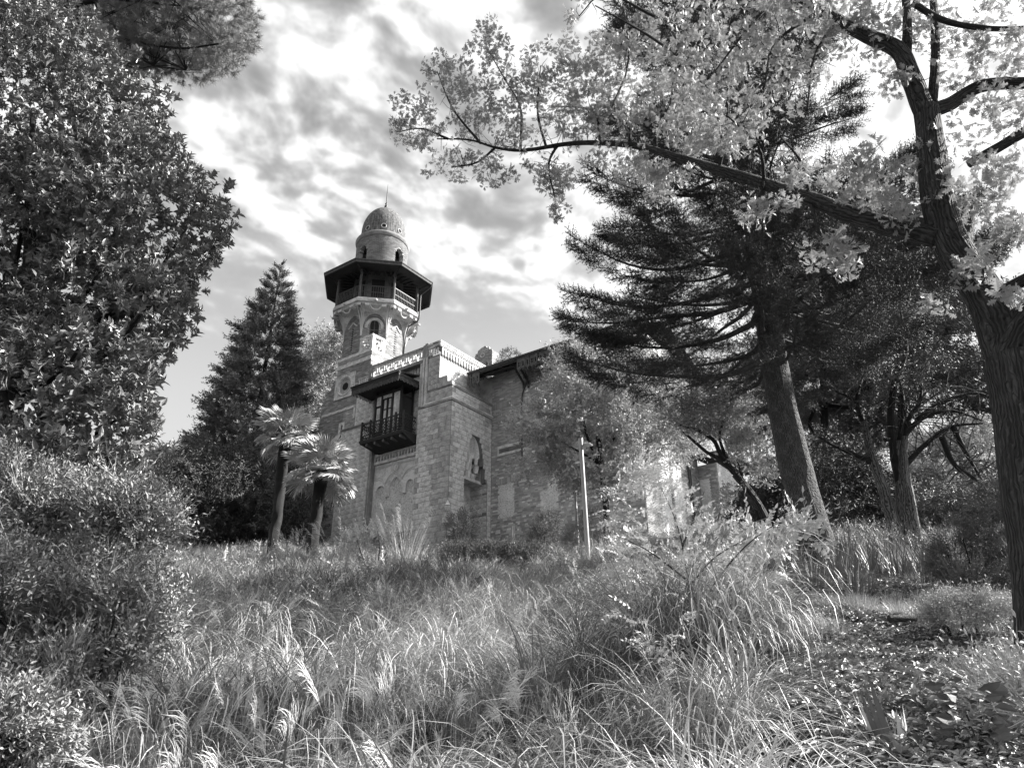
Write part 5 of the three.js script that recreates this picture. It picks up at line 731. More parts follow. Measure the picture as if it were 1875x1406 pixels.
// ------------------------------------------------------------------ small trees by the wing
{
  const r = rngOf(606), D = 25, f = at(1112, 1000, D), t = thing('ivy_clad_tree', 'leafy pale-topped tree in front of the brick wing, ivy round its thin trunk', 'tree', onGround(f.x, f.z));
  const W = (l, d = D) => local(t, l.map(([x, y, k]) => at(x, y, d + (k ?? 0)))), A = (n, l, a, b) => { const m = new MB(); limb(m, W(l), a, b, { seg: 8, bump: 0.15 }); part(n, m.geo(), BARK.dark, t); };
  A('trunk', [[1112, 1010], [1110, 930], [1103, 870], [1096, 800]], 0.13, 0.1); A('limb', [[1100, 860], [1070, 780], [1060, 690]], 0.08, 0.03); A('limb', [[1098, 840], [1150, 760], [1180, 690]], 0.08, 0.03); A('limb', [[1100, 850], [1030, 810], [990, 790]], 0.06, 0.02);
  const els = [el(1055, 700, D, 48), el(1030, 740, D, 48), el(1075, 745, D, 50), el(1000, 790, D, 50), el(1050, 800, D, 58), el(985, 830, D, 30), el(1040, 850, D, 34), el(1080, 830, D, 55), el(1120, 780, D, 60), el(1150, 830, D, 50), el(1170, 760, D + 1, 60), el(1200, 810, D + 1, 50), el(1130, 715, D, 50), el(1110, 880, D, 24), el(1240, 780, D + 2, 50), el(1108, 930, D - 0.4, 16, 2), el(1070, 665, D, 36), el(1165, 690, D + 1, 40)];
  foliage(t, 'foliage', G.loc.concat(G.small), LEAF.broad, lumps(els, 2300, r, { freq: 1.5, amp: 0.5, shell: 0.7, cut: 0.44 }), r, { s0: 1.4, s1: 2.4, up: 0.2, tone: 0.6 });
}
{
  const r = rngOf(607), D = 20, f = at(1408, 990, D), t = thing('leaning_tree', 'slender tree leaning left with forked dark branches, left of the spruce trunk', 'tree', onGround(f.x, f.z));
  const W = (l) => local(t, l.map(([x, y, k]) => at(x, y, D + (k ?? 0)))), A = (n, l, a, b) => { const m = new MB(); limb(m, W(l), a, b, { seg: 8, bump: 0.12, step: 0.15 }); part(n, m.geo(), BARK.oak, t); };
  A('trunk', [[1410, 1010], [1402, 950], [1376, 905], [1347, 868]], 0.13, 0.11); A('limb', [[1347, 868], [1322, 844], [1292, 826], [1276, 812], [1250, 790]], 0.08, 0.03); A('limb', [[1345, 866], [1320, 832], [1307, 806], [1278, 788], [1245, 778]], 0.09, 0.03); A('limb', [[1335, 850], [1318, 800], [1325, 770]], 0.06, 0.03); A('limb', [[1385, 920], [1362, 880], [1350, 840]], 0.05, 0.02);
  const els = [el(1290, 765, D, 36), el(1340, 780, D, 36), el(1240, 745, D, 36), el(1310, 735, D, 46), el(1370, 830, D, 30), el(1390, 880, D, 26), el(1400, 905, D, 16), el(1385, 775, D + 1, 40), el(1345, 915, D - 0.3, 16, 1.5), el(1350, 935, D - 0.3, 18)];
  foliage(t, 'foliage', G.mid, LEAF.broad, lumps(els, 760, r, { freq: 1.6, amp: 0.35, shell: 0.9, cut: 0.4 }), r, { s0: 0.5, s1: 0.9, tone: 0.5 });
}
// ------------------------------------------------------------------ several-stemmed tree, almost bare
{
  const r = rngOf(608), D = 19.5, f = at(1668, 1010, D), t = thing('many_stemmed_tree', 'almost bare tree of several fluted stems with crooked branches, left of the oak', 'tree', onGround(f.x, f.z));
  const W = (l) => local(t, l.map(([x, y, k]) => at(x, y, D + (k ?? 0)))), A = (n, l, a, b, bk = BARK.pale) => { const m = new MB(); limb(m, W(l), a, b, { seg: 9, bump: 0.16, step: 0.15, flare: n === 'trunk' ? 0.3 : 0 }); part(n, m.geo(), bk, t); };
  A('trunk', [[1668, 1010], [1660, 930], [1652, 860], [1648, 810]], 0.3, 0.16); A('trunk', [[1650, 1000], [1620, 900], [1596, 830], [1582, 770]], 0.18, 0.09); A('trunk', [[1682, 1000, -0.2], [1664, 900, -0.2], [1656, 860, -0.2], [1658, 800, -0.2]], 0.13, 0.08); A('trunk', [[1664, 940], [1640, 840], [1632, 760], [1640, 690]], 0.14, 0.08, BARK.dark);
  const limbs = [[[1660, 850], [1700, 810], [1740, 782], [1800, 775]], [[1654, 800], [1690, 766], [1740, 752], [1800, 770]], [[1656, 800], [1668, 760], [1684, 740], [1690, 700]], [[1725, 800], [1748, 850], [1790, 880], [1840, 920]], [[1745, 780], [1770, 830], [1800, 880]], [[1648, 810], [1655, 740], [1640, 660]], [[1605, 850], [1560, 830], [1520, 812], [1500, 800]], [[1590, 790], [1570, 740], [1580, 690]], [[1583, 775], [1560, 730], [1530, 716]], [[1680, 770], [1720, 740], [1790, 720], [1830, 735]], [[1640, 700], [1660, 640], [1650, 570]]];
  limbs.forEach((l) => A('limb', l, 0.085, 0.025, BARK.dark));
  const tw = new MB(); for (const l of limbs) for (let k = 0; k < l.length - 1; k++) for (let j = 0; j < 7; j++) { const u = r(), a = at(lerp(l[k][0], l[k + 1][0], u), lerp(l[k][1], l[k + 1][1], u), D), d = randDir(r).add(V(0, 0.35, 0)), e = a.clone().addScaledVector(d, 0.9), e2 = e.clone().addScaledVector(randDir(r), 0.5); limb(tw, local(t, [a, a.clone().lerp(e, 0.5).addScaledVector(randDir(r), 0.12), e, e2]), 0.02, 0.005, { seg: 4, step: 0.3, bump: 0.1 }); } part('twig', tw.geo(), BARK.pale, t, 'stuff');
  foliage(t, 'foliage', G.loc, LEAF.dim, lumps([el(1640, 640, D, 70), el(1580, 700, D, 45), el(1700, 690, D, 40)], 420, r, { cut: 0.42 }), r, { s0: 0.8, s1: 1.4 });
}
// ------------------------------------------------------------------ wood behind on the right
{
  const conifer = (name, label, base, len, seed, n, az0) => { const r = rngOf(seed), limbs = []; for (let i = 0; i < n; i++) { const t = 0.42 + 0.57 * i / n; limbs.push({ t, az: i * 2.399, len: len * (1 - 1.1 * (t - 0.42)) * (0.7 + 0.5 * r()), drop: 0.15, rise: -0.1, bare: 0.15 }); } needleTree(name, label, base, 0.4, 0.05, seed, { limbs, mat: LEAF.dim, bark: BARK.dark, sprigs: 30, geo: weep2, scale: 1.5 }); };
  const weep2 = [7, 8, 9].map((s) => plume(s, { len: 1.0, n: 60, w: 0.028, droop: 0.6 }));
  for (const [label, x, d, top, len, seed] of [['dark drooping conifer filling the gap between spruce and oak', 1640, 46, 330, 9, 711], ['dark conifer behind the spruce trunk with a broken outline', 1500, 48, 400, 8, 712], ['dark conifer half hidden behind the oak trunk', 1920, 50, 560, 7, 713]]) { const f = at(x, 960, d), g = onGround(f.x, f.z); conifer('conifer_tree', label, [g.clone().add(V(0, -0.3, 0)), g.clone().lerp(at(x, top, d), 0.5), at(x, top, d)], len, seed, 44); }
  bush('broadleaf_tree', 'sunlit leafy tree behind the many-stemmed tree at right', 'tree', [el(1740, 860, 34, 60), el(1790, 820, 34, 50), el(1700, 910, 33, 50), el(1800, 900, 33, 60), el(1700, 830, 35, 40), el(1850, 850, 34, 50)], LEAF.broad, G.far, 1700, 721, { stem: 0.2, trunk: 'trunk', cut: 0.4, tone: 0.8, s0: 0.5, s1: 0.9 });
  bush('broadleaf_tree', 'bright leafy tree seen between the spruce trunk and the leaning tree', 'tree', [el(1400, 800, 60, 60), el(1460, 760, 60, 50), el(1530, 740, 62, 60), el(1560, 820, 60, 50), el(1350, 740, 62, 60), el(1480, 850, 60, 50), el(1290, 720, 64, 60), el(1600, 740, 64, 50)], LEAF.broad, G.far, 2000, 722, { stem: 0.3, trunk: 'trunk', cut: 0.42, tone: 0.8, s0: 0.8, s1: 1.5 });
  bush('yew_shrub', 'black-looking dense evergreen between the spruce trunk and the many-stemmed tree', 'shrub', [el(1540, 900, 27, 60, 1.3), el(1580, 940, 27, 60), el(1510, 960, 26, 50), el(1450, 930, 28, 60), el(1400, 950, 29, 50), el(1620, 930, 28, 50)], LEAF.yew, weep, 2400, 723, { up: 0, s0: 0.45, s1: 0.8 });
  bush('yew_shrub', 'dark evergreen shrubs behind the foot of the many-stemmed tree, right side', 'shrub', [el(1720, 955, 26, 50), el(1780, 960, 26, 50), el(1830, 940, 27, 60), el(1680, 960, 27, 40), el(1880, 950, 25, 60)], LEAF.dim, weep, 1500, 724, { up: 0, s0: 0.4, s1: 0.7 });
  bush('leafy_shrub', 'loose leafy shrub standing left of the oak trunk', 'shrub', [el(1770, 1010, 13, 52), el(1820, 980, 13, 50), el(1800, 1060, 12.5, 52), el(1740, 1030, 13, 30), el(1850, 1040, 12.5, 50), el(1825, 920, 13, 34)], LEAF.dim, G.small, 1900, 725, { cut: 0.42, amp: 0.45, s0: 0.7, s1: 1.2 });
}
// ------------------------------------------------------------------ lamp posts and marker
{
  const D = 22, foot = at(1077, 1005, D), g = onGround(foot.x, foot.z), top = at(1063, 803, D).sub(g), t = thing('street_lamp', 'plain grey metal lamp post with a flat head, before the brick wing', 'lamp post', g);
  const up = top.y, cyl = (r0, r1, y0, y1) => new THREE.CylinderGeometry(r1, r0, y1 - y0, 16).translate(0, (y0 + y1) / 2, 0), lean = (o) => { o.quaternion.setFromUnitVectors(Y_UP, top.clone().normalize()); return o; };
  lean(part('pole', [cyl(0.075, 0.065, -0.3, up - 0.3), cyl(0.075, 0.075, up - 0.32, up)], M.metal, t)); lean(part('cap', cyl(0.08, 0.08, up, up + 0.02), M.darkMetal, t));
  const h = part('lamp_head', new THREE.BoxGeometry(0.14, 0.035, 0.42), M.white, t); h.position.copy(top).add(V(0.2, -0.22, 0.05)); h.rotation.set(0.25, 0.5, -0.55); lean(part('bracket', new THREE.BoxGeometry(0.2, 0.05, 0.05).translate(0.12, up - 0.12, 0), M.metal, t));
  const D2 = 27, f2 = at(1059, 1005, D2), g2 = onGround(f2.x, f2.z), t2 = thing('street_lamp', 'thin old lamp post with a small pale bell-shaped lantern', 'lamp post', g2), u2 = at(1052, 885, D2).y - g2.y, tp = at(1052, 885, D2).sub(g2);
  const pl = part('pole', cyl(0.07, 0.055, -0.3, u2 + 0.1), M.metal, t2); pl.quaternion.setFromUnitVectors(Y_UP, tp.clone().normalize());
  const ln = part('lantern', new THREE.LatheGeometry([[0.0, -0.02], [0.17, 0], [0.16, 0.22], [0.12, 0.36], [0.05, 0.42], [0, 0.43]].map(([x, y]) => new THREE.Vector2(x, y)), 16), M.lampGlass, t2); ln.position.copy(at(1048.5, 873, D2).sub(g2)); part('bracket', new THREE.BoxGeometry(0.16, 0.04, 0.04), M.darkMetal, t2).position.copy(tp).add(V(-0.03, 0.04, 0));
  const g3 = onGround(at(940, 990, 26).x, -26), p3 = tag(part('marker_post', new THREE.CylinderGeometry(0.05, 0.055, 1.5, 10).translate(0, 0.75, 0), M.white, scene), 'short white marker post in the grass before the brick wing', 'post'); p3.position.copy(g3);
}

// ------------------------------------------------------------------ grasses
function blades(mb, r, { n = 50, len = 1, wid = 0.011, arch = 0.9, base = 0.1, lean = V(), stiff = 0.5, seg = 5 } = {}) {
  for (let i = 0; i < n; i++) {
    const a = r() * 6.283, L = len * (0.55 + 0.6 * r()), b = V(Math.cos(a + 0.6), 0, Math.sin(a + 0.6)).multiplyScalar(base * Math.sqrt(r())), out = V(Math.cos(a), 0, Math.sin(a)).addScaledVector(lean, 1), t0 = stiff * (0.25 + 0.75 * r()), bend = arch * (0.5 + 0.9 * r()), side = V(-out.z, 0, out.x).normalize(), w = wid * (0.7 + 0.6 * r());
    let p = b.clone(), th = t0 * 0.5, pr = null; const tw = (r() - 0.5) * 1.2;
    for (let k = 0; k <= seg; k++) { const t = k / seg, ww = w * 0.5 * (t < 0.2 ? 0.7 + t * 1.5 : Math.pow(1 - t, 0.6) * 1.06) + 0.0004, s = side.clone().multiplyScalar(Math.cos(tw * t)).add(V(0, Math.sin(tw * t) * 0.6, 0)).multiplyScalar(ww); const row = [mb.v(p.x - s.x, p.y - s.y, p.z - s.z, 0, t), mb.v(p.x + s.x, p.y + s.y, p.z + s.z, 1, t)]; if (pr) mb.q(pr[0], pr[1], row[1], row[0]); pr = row; const d = out.clone().normalize().multiplyScalar(Math.sin(th)).add(V(0, Math.cos(th), 0)); p = p.clone().addScaledVector(d, L / seg); th += bend / seg * (0.6 + t * 1.6); }
  }
}
const tuft = (seed, o) => { const mb = new MB(); blades(mb, rngOf(seed), o); return mb.geo(); };
function plumeStem(seed, n = 3, H = 1.02) {                              // stems with drooping feathery heads
  const r = rngOf(seed), mb = new MB();
  for (let i = 0; i < n; i++) {
    const a = r() * 6.28, h = H * (0.8 + 0.3 * r()), o = V(Math.cos(a), 0, Math.sin(a)), top = o.clone().multiplyScalar(h * 0.42 * (0.4 + r())).add(V(-0.35 * r(), h * 0.9, 0.1)), b = o.clone().multiplyScalar(0.06), w = 0.003;
    const m = b.clone().lerp(top, 0.6).add(V(0, 0.1, 0)), cv = new THREE.QuadraticBezierCurve3(b, b.clone().lerp(top, 0.45).add(V(0, 0.2, 0)), top); let pv = null; for (let k = 0; k <= 7; k++) { const p = cv.getPoint(k / 7), ww = 0.0022 * (1 - 0.6 * k / 7), row = [mb.v(p.x - ww, p.y, p.z), mb.v(p.x + ww, p.y, p.z)]; if (pv) mb.q(pv[0], pv[1], row[1], row[0]); pv = row; }
    const dir = top.clone().sub(m).normalize(), ln = V(-0.8, 0.1, 0.3).addScaledVector(randDir(r), 0.6).normalize();
    for (let k = 0; k < 22; k++) { const f = 0.3 + 0.7 * (k / 22), p0 = cv.getPoint(0.6 + 0.4 * f), d1 = dir.clone().addScaledVector(ln, 0.5 + 0.5 * r()).addScaledVector(randDir(r), 0.35).normalize(), L = 0.23 * (0.6 + 0.6 * r()), p1 = p0.clone().addScaledVector(d1, L * 0.5), p2 = p1.clone().addScaledVector(d1, L * 0.5).add(V(0, -0.07 * r() - 0.02, 0)), s = d1.clone().cross(V(0.3, 0.2, 1)).normalize().multiplyScalar(0.0026); mb.t(mb.v(p0.x, p0.y, p0.z), mb.v(p1.x + s.x, p1.y + s.y, p1.z + s.z), mb.v(p1.x - s.x, p1.y - s.y, p1.z - s.z)); mb.t(mb.v(p1.x - s.x, p1.y - s.y, p1.z - s.z), mb.v(p1.x + s.x, p1.y + s.y, p1.z + s.z), mb.v(p2.x, p2.y, p2.z)); }
  }
  return mb.geo();
}
const TUFT = [1, 2, 3, 4].map((s) => tuft(s + 100, { n: 84, len: 1.0 + 0.06 * s, wid: 0.0095, arch: 2.1 + 0.15 * s, base: 0.12, lean: V(-0.3 + 0.12 * s, 0, 0.15), stiff: 0.75, seg: 8 }));
const TUFT2 = [1, 2, 3].map((s) => tuft(s + 110, { n: 64, len: 0.86, wid: 0.0125, arch: 2.1, base: 0.1, lean: V(-0.2, 0, 0.1), stiff: 0.85 }));
const SHORT = [1, 2, 3].map((s) => tuft(s + 120, { n: 48, len: 0.48, wid: 0.011, arch: 1.2, base: 0.18, stiff: 1.0, seg: 3 }));
const PL = [1, 2, 3].map((s) => plumeStem(s + 130));
const edgeR = (d) => 0.3 * d + 0.15 * Math.sin(d * 1.7) - 0.25 * ss(d, 9, 12);                  // where the tall grass ends on the right
{
  const r = rngOf(801), A = TUFT.map(() => []), B = TUFT2.map(() => []), C = SHORT.map(() => []), P = PL.map(() => []);
  const tilt = (s, x, z, k = 0.18) => place(V(x, ground(x, z) - 0.03, z), V((r() - 0.5) * k * 2, 1, (r() - 0.5) * k * 2), r() * 6.28, s, s * (0.85 + 0.3 * r()));
  for (let d = 3.6; d < 37;) {
    const st = d < 9 ? 0.22 : d < 16 ? 0.27 : 0.31; d += st * 0.9;
    for (let x = -d * 0.8 - 1; x < d * 0.8 + 1; x += st * (0.8 + 0.4 * r())) {
      const xx = x + (r() - 0.5) * st, zz = -(d + (r() - 0.5) * st), n = fbm(xx * 0.45, zz * 0.45, 7, 3), right = xx > edgeR(d);
      if (d < 9 && xx < -0.5 * d) continue;
      if (right && d < 16.5) continue;
      const tone = 0.3 + 1.25 * fbm(xx * 0.8, zz * 0.8, 2, 2) + 0.5 * (r() - 0.5);
      if (fbm(xx * 0.9, zz * 0.9, 31, 2) < 0.33 && d > 7) { if (r() < 0.25) C[Math.floor(r() * 3)].push({ m: tilt(0.6, xx, zz), c: 0.4 }); continue; }
      if (n < 0.36 && d > 9 && r() < 0.6) { C[Math.floor(r() * 3)].push({ m: tilt(1, xx, zz), c: tone }); continue; }
      if (right || d > 24) { const short = d > 24 ? 0.8 + 0.5 * n : 0.9; C[Math.floor(r() * 3)].push({ m: tilt(short * (0.8 + 0.5 * r()), xx, zz), c: tone }); if (!right && n > 0.52 && r() < 0.3) B[Math.floor(r() * 3)].push({ m: tilt(0.75, xx, zz), c: tone }); }
      else if (d > 13) B[Math.floor(r() * 3)].push({ m: tilt(lerp(1.05, 0.85, ss(d, 14, 24)) * (0.8 + 0.4 * r()) * (0.45 + 0.9 * ss(fbm(xx * 0.9, zz * 0.9, 19, 2), 0.25, 0.7)), xx, zz), c: tone });
      else A[Math.floor(r() * 4)].push({ m: tilt((0.75 + 0.35 * r()) * (0.35 + 1.0 * ss(fbm(xx * 1.15, zz * 1.15, 19, 2), 0.25, 0.7)), xx, zz), c: tone });
      if (!right && d > 5 && d < 27 && r() < (n > 0.5 ? 0.22 : 0.03)) P[Math.floor(r() * 3)].push({ m: tilt((0.7 + 0.3 * r()) * lerp(1, 0.72, ss(d, 10, 26)), xx, zz), c: 0.75 + 0.5 * r() });
    }
  }
  const g = tag(new THREE.Group(), 'tall arching pale grass with feathery plumes covering the slope below the villa', 'grass', null, 'stuff'); g.name = 'tall_grass'; scene.add(g);
  TUFT.forEach((q, i) => instances('grass', q, LEAF.grass, A[i], g, 'stuff')); TUFT2.forEach((q, i) => instances('grass', q, LEAF.grass, B[i], g, 'stuff')); SHORT.forEach((q, i) => instances('grass', q, LEAF.grass, C[i], g, 'stuff')); PL.forEach((q, i) => instances('plume', q, LEAF.straw, P[i], g, 'stuff'));
}
// single clumps that stand out
function clump(name, label, cat, px, py, dist, geoO, mat, seed, group, extra) {
  const f = at(px, py, dist), b = onGround(f.x, f.z), t = thing(name, label, cat, b, group); part('blades', tuft(seed, geoO), mat, t, 'stuff').position.y = -0.03; if (extra) part('plume', plumeStem(seed, extra.n, extra.H), LEAF.straw, t, 'stuff'); return t;
}
const GR = 'single grass clumps on the slope';
clump('grass_clump', 'large clump of broad hanging blades in the middle of the slope', 'grass clump', 1010, 1180, 7.8, { n: 150, len: 1.35, wid: 0.022, arch: 2.0, base: 0.3, stiff: 0.7, lean: V(0.15, 0, 0.3) }, leafMat(0.36, 0.3, 0.45), 841, GR);
clump('grass_clump', 'pale fine-bladed rounded clump beside the leaf-strewn ground at right', 'grass clump', 1400, 1170, 9.4, { n: 420, len: 0.82, wid: 0.008, arch: 1.5, base: 0.3, stiff: 1.1 }, leafMat(0.42, 0.3, 0.5), 842, GR);
clump('grass_clump', 'paler fine-bladed clump just left of the rounded clump, below the sapling', 'grass clump', 1320, 1170, 8.9, { n: 380, len: 0.8, wid: 0.008, arch: 1.5, base: 0.3, stiff: 1.0 }, leafMat(0.38, 0.3, 0.5), 843, GR);
clump('grass_clump', 'long drooping clump at the bottom edge, right of centre, where grass meets leaf litter', 'grass clump', 1300, 1300, 5.6, { n: 360, len: 1.1, wid: 0.009, arch: 2.1, base: 0.3, stiff: 0.9 }, leafMat(0.3, 0.3, 0.5), 844, GR);
clump('grass_clump', 'arching clump with wide curved blades at the lower left, under the shrubs', 'grass clump', 130, 1340, 5.4, { n: 130, len: 1.0, wid: 0.014, arch: 1.7, base: 0.2, stiff: 1.0, lean: V(-0.3, 0, 0.1) }, leafMat(0.38, 0.3, 0.45), 845, GR);
clump('grass_clump', 'tall reed-like clump with upright pale plumes in front of the front wall', 'grass clump', 742, 1010, 21, { n: 200, len: 1.9, wid: 0.014, arch: 0.5, base: 0.4, stiff: 0.45 }, leafMat(0.36, 0.3, 0.5), 846, GR, { n: 14, H: 2.3 });
clump('grass_clump', 'plumed clump on the crest below the shorter palm', 'grass clump', 630, 1000, 23, { n: 120, len: 1.3, wid: 0.014, arch: 0.7, base: 0.3, stiff: 0.6 }, leafMat(0.4, 0.3, 0.5), 847, GR, { n: 9, H: 1.7 });
clump('grass_clump', 'plumed clump on the crest below the taller palm', 'grass clump', 540, 1000, 23, { n: 120, len: 1.2, wid: 0.014, arch: 0.7, base: 0.3, stiff: 0.6 }, leafMat(0.4, 0.3, 0.5), 848, GR, { n: 9, H: 1.6 });
// iris-like straps under the spruce
const IR = 'strap-leaved clumps under the spruce';
[[1570, 1110, 13.2, 'nearest strap-leaved clump, standing alone on the bare ground'], [1495, 1075, 14, 'broad strap-leaved clump at the right foot of the sapling'], [1455, 1065, 14.6, 'strap-leaved clump tucked behind the sapling, below the spruce trunk'], [1540, 1050, 15.2, 'strap-leaved clump behind the nearest one'], [1600, 1045, 15.6, 'strap-leaved clump in the middle of the row between spruce and many-stemmed tree'], [1650, 1050, 15, 'dark strap-leaved clump below the many-stemmed tree'], [1700, 1062, 14.4, 'spiky pale strap-leaved clump right of the dark one'], [1738, 1062, 14.6, 'strap-leaved clump at the right end of the row'], [1785, 1085, 12.6, 'strap-leaved clump near the oak, beside the loose leafy shrub'], [1560, 1015, 17.5, 'far strap-leaved clump right behind the spruce foot'], [1625, 1010, 17.8, 'far strap-leaved clump at the foot of the many-stemmed tree'], [1700, 1010, 17.6, 'far strap-leaved clump right of the many-stemmed tree']].forEach(([x, y, d, l], i) => clump('strap_leaf_clump', l, 'plant clump', x, y, d, { n: 62, len: 0.85, wid: 0.032, arch: 0.55, base: 0.32, stiff: 0.75, seg: 4 }, LEAF.iris, 860 + i, IR));
// ------------------------------------------------------------------ undergrowth along the crest
const compound = (seed, L = 0.34, pairs = 7, ll = 0.068) => { const r = rngOf(seed), mb = new MB(); let pr = null; const bx = (r() - 0.5) * 0.6, bz = 0.25 + 0.4 * r(), P = (t) => V(bx * L * t * t, L * t * (1 - 0.15 * t), -bz * L * t * t); for (let i = 0; i <= 6; i++) { const p = P(i / 6), row = [mb.v(p.x - 0.0025, p.y, p.z), mb.v(p.x + 0.0025, p.y, p.z)]; if (pr) mb.q(pr[0], pr[1], row[1], row[0]); pr = row; } for (let i = 0; i < pairs; i++) for (const s of [-1, 1]) { if (r() < 0.08) continue; const t = 0.2 + 0.76 * (i + 0.35 * r()) / pairs, d = V(s, 0.1 + 0.7 * r(), -0.7 * r() + 0.15).normalize(); addLeaf(mb, P(t), d, V(0.9 * (r() - 0.5), 0.9 * (r() - 0.5), 1), ll * (0.8 + 0.4 * r()) * (1.15 - 0.4 * t), ll * 0.48, 0.1, 0.15); } addLeaf(mb, P(1), V(0, 1, -0.3).normalize(), V(0, 0, 1), ll, ll * 0.45, 0.1, 0.1); return mb.geo(true); };
const COMP = [1, 2, 3, 4].map((s) => compound(s + 140));
{
  const r = rngOf(811), L = G.small.map(() => []), K = COMP.map(() => []);
  for (let i = 0; i < 9000; i++) { const d = lerp(11, 36, Math.pow(r(), 0.8)), x = (r() - 0.46) * 1.3 * d, z = -d, n = fbm(x * 0.4, z * 0.4, 12, 3); if (n < 0.45 || (x > edgeR(d) && d < 16)) continue; const y = ground(x, z) + (d < 17 ? 0.3 : 0.1) + 0.3 * r() * (1 + n); if (r() < 0.72 || d < 21) L[i % 3].push({ m: place(V(x, y, z), V((r() - 0.5), 1, (r() - 0.5)), r() * 6.28, 0.9 + 0.7 * r()), c: 0.8 + 0.6 * r() }); else K[i % 4].push({ m: place(V(x, y, z), V((r() - 0.5) * 2, 0.8, (r() - 0.5) * 2), r() * 6.28, 0.8 + 0.6 * r()), c: 0.8 + 0.5 * r() }); }
  const g = tag(new THREE.Group(), 'low leafy weeds growing through the grass along the crest', 'undergrowth', null, 'stuff'); g.name = 'undergrowth'; scene.add(g);
  G.small.forEach((q, i) => instances('weed', q, LEAF.shrub, L[i], g, 'stuff')); COMP.forEach((q, i) => instances('weed', q, LEAF.broad, K[i], g, 'stuff'));
}
bush('hedge', 'dark clipped-looking strip of hedge on the crest below the porch', 'hedge', [el(835, 1020, 22.5, 26, 0.8), el(870, 1022, 22.5, 28, 0.8), el(905, 1022, 22.6, 28, 0.8), el(940, 1022, 22.6, 28, 0.8), el(975, 1024, 22.7, 26, 0.8)], LEAF.hedge, G.small, 1300, 812, { amp: 0.2, cut: 0.25, up: 0.6 });
bush('leafy_shrub', 'feathery pale undergrowth at the foot of the front wall, left of the reeds', 'shrub', [el(690, 985, 24, 26, 0.7), el(650, 990, 24, 22, 0.7), el(725, 995, 24, 20, 0.7)], LEAF.locust, COMP, 240, 813, { up: 0.5, s0: 0.8, s1: 1.3 });
bush('climbing_shrub', 'upright leafy shrub growing against the foot of the porch', 'shrub', [el(838, 965, 33, 18, 1.5), el(856, 960, 33, 16, 1.6), el(848, 990, 33, 22)], LEAF.shrub, G.loc, 330, 814, { s0: 0.8, s1: 1.2, cut: 0.36 });
bush('leafy_shrub', 'scrubby weed against the foot of the brick wing, left of the lamp post', 'shrub', [el(1000, 965, 31, 18, 1.3), el(990, 990, 31, 22)], LEAF.dim, G.small, 420, 815, { s0: 1, s1: 1.6, cut: 0.4 });
bush('leafy_shrub', 'scrubby weed between the two lamp posts and the ivy-clad trunk', 'shrub', [el(1085, 960, 26, 20, 1.4), el(1100, 985, 25, 24), el(1060, 990, 25, 24)], LEAF.shrub, G.small, 620, 816, { s0: 0.9, s1: 1.4, cut: 0.4 });
{ const c = toWorld(1.0, 20.95, -3.6), r = rngOf(817), t = thing('roof_shrub', 'small round shrub sprouting from the roof edge beside the chimney', 'shrub', toWorld(1.0, 20.3, -3.4)), s = new MB(); limb(s, [V(0, -0.3, 0), V(0, 0.5, 0)], 0.03, 0.01, { seg: 5 }); part('stem', s.geo(), BARK.dark, t); foliage(t, 'foliage', G.loc, LEAF.dim, lumps([{ c, r: 0.42 }, { c: c.clone().add(V(0.4, -0.2, 0.2)), r: 0.3 }, { c: c.clone().add(V(-0.35, -0.3, 0)), r: 0.28 }], 190, r, { cut: 0.3 }), r, { s0: 0.6, s1: 0.9 }); }
// ------------------------------------------------------------------ saplings with compound leaves
function sapling(label, foot, stems, count, seed, areas, sc = 1) {
  const r = rngOf(seed), f = at(...foot), b = onGround(f.x, f.z), t = thing('locust_sapling', label, 'sapling', b, 'saplings with compound leaves');
  stems.forEach((l, i) => { const m = new MB(), pts = l.map(([x, y, d]) => at(x, y, d)); if (!i) pts.unshift(b.clone().add(V(0, -0.1, 0))); limb(m, local(t, pts), 0.014, 0.004, { seg: 6, step: 0.15, bump: 0.05 }); part('stem', m.geo(), BARK.oak, t); });
  for (let i = 0; i < count; i++) {
    const [x, y, d, rp, ang] = areas[i % areas.length], c = at(x, y, d), R = rp / pxm(y, d), q = randDir(r), p = c.add(V(q.x * R, q.y * R * 0.7, q.z * R * 1.1)); const o = new THREE.Mesh(COMP[Math.floor(r() * 4)], LEAF.locust); o.name = 'leaf';
    const side = V(Math.cos(ang ?? 0), 0.35, 0).addScaledVector(randDir(r), 0.75); place(p.sub(b), side, r() < 0.75 ? Math.PI / 2 + 1.2 * (r() - 0.5) : r() * 6.28, sc * (0.85 + 0.5 * r())).decompose(o.position, o.quaternion, o.scale); o.castShadow = o.receiveShadow = true; t.add(o);
  }
}
sapling('bright sapling with feathery leaves in front of the sunlit end of the villa', [1265, 1160, 8.9], [[[1264, 1130, 8.9], [1258, 1050, 9], [1240, 960, 9.1], [1205, 880, 9.2]], [[1258, 1080, 9], [1310, 1020, 9], [1370, 985, 8.9]], [[1256, 1060, 9], [1190, 1010, 9.1], [1140, 985, 9.2]], [[1250, 1000, 9], [1275, 940, 9.2], [1290, 900, 9.3]]], 296, 821, [[1150, 870, 9.2, 30], [1180, 890, 9.2, 36], [1165, 880, 9.2, 30], [1200, 910, 9.1, 36], [1150, 895, 9.2, 26], [1210, 930, 9.1, 40], [1150, 920, 9.2, 40, 3.1], [1240, 960, 9, 50], [1195, 980, 9.1, 44, 3.1], [1290, 990, 9, 50], [1250, 1010, 8.9, 50], [1330, 1030, 8.9, 50], [1200, 1040, 9, 50, 3.1], [1180, 1020, 9.2, 40, 3.1], [1290, 1060, 8.9, 50], [1370, 1060, 8.9, 40], [1180, 1060, 9.2, 30, 3.1]], 0.8);
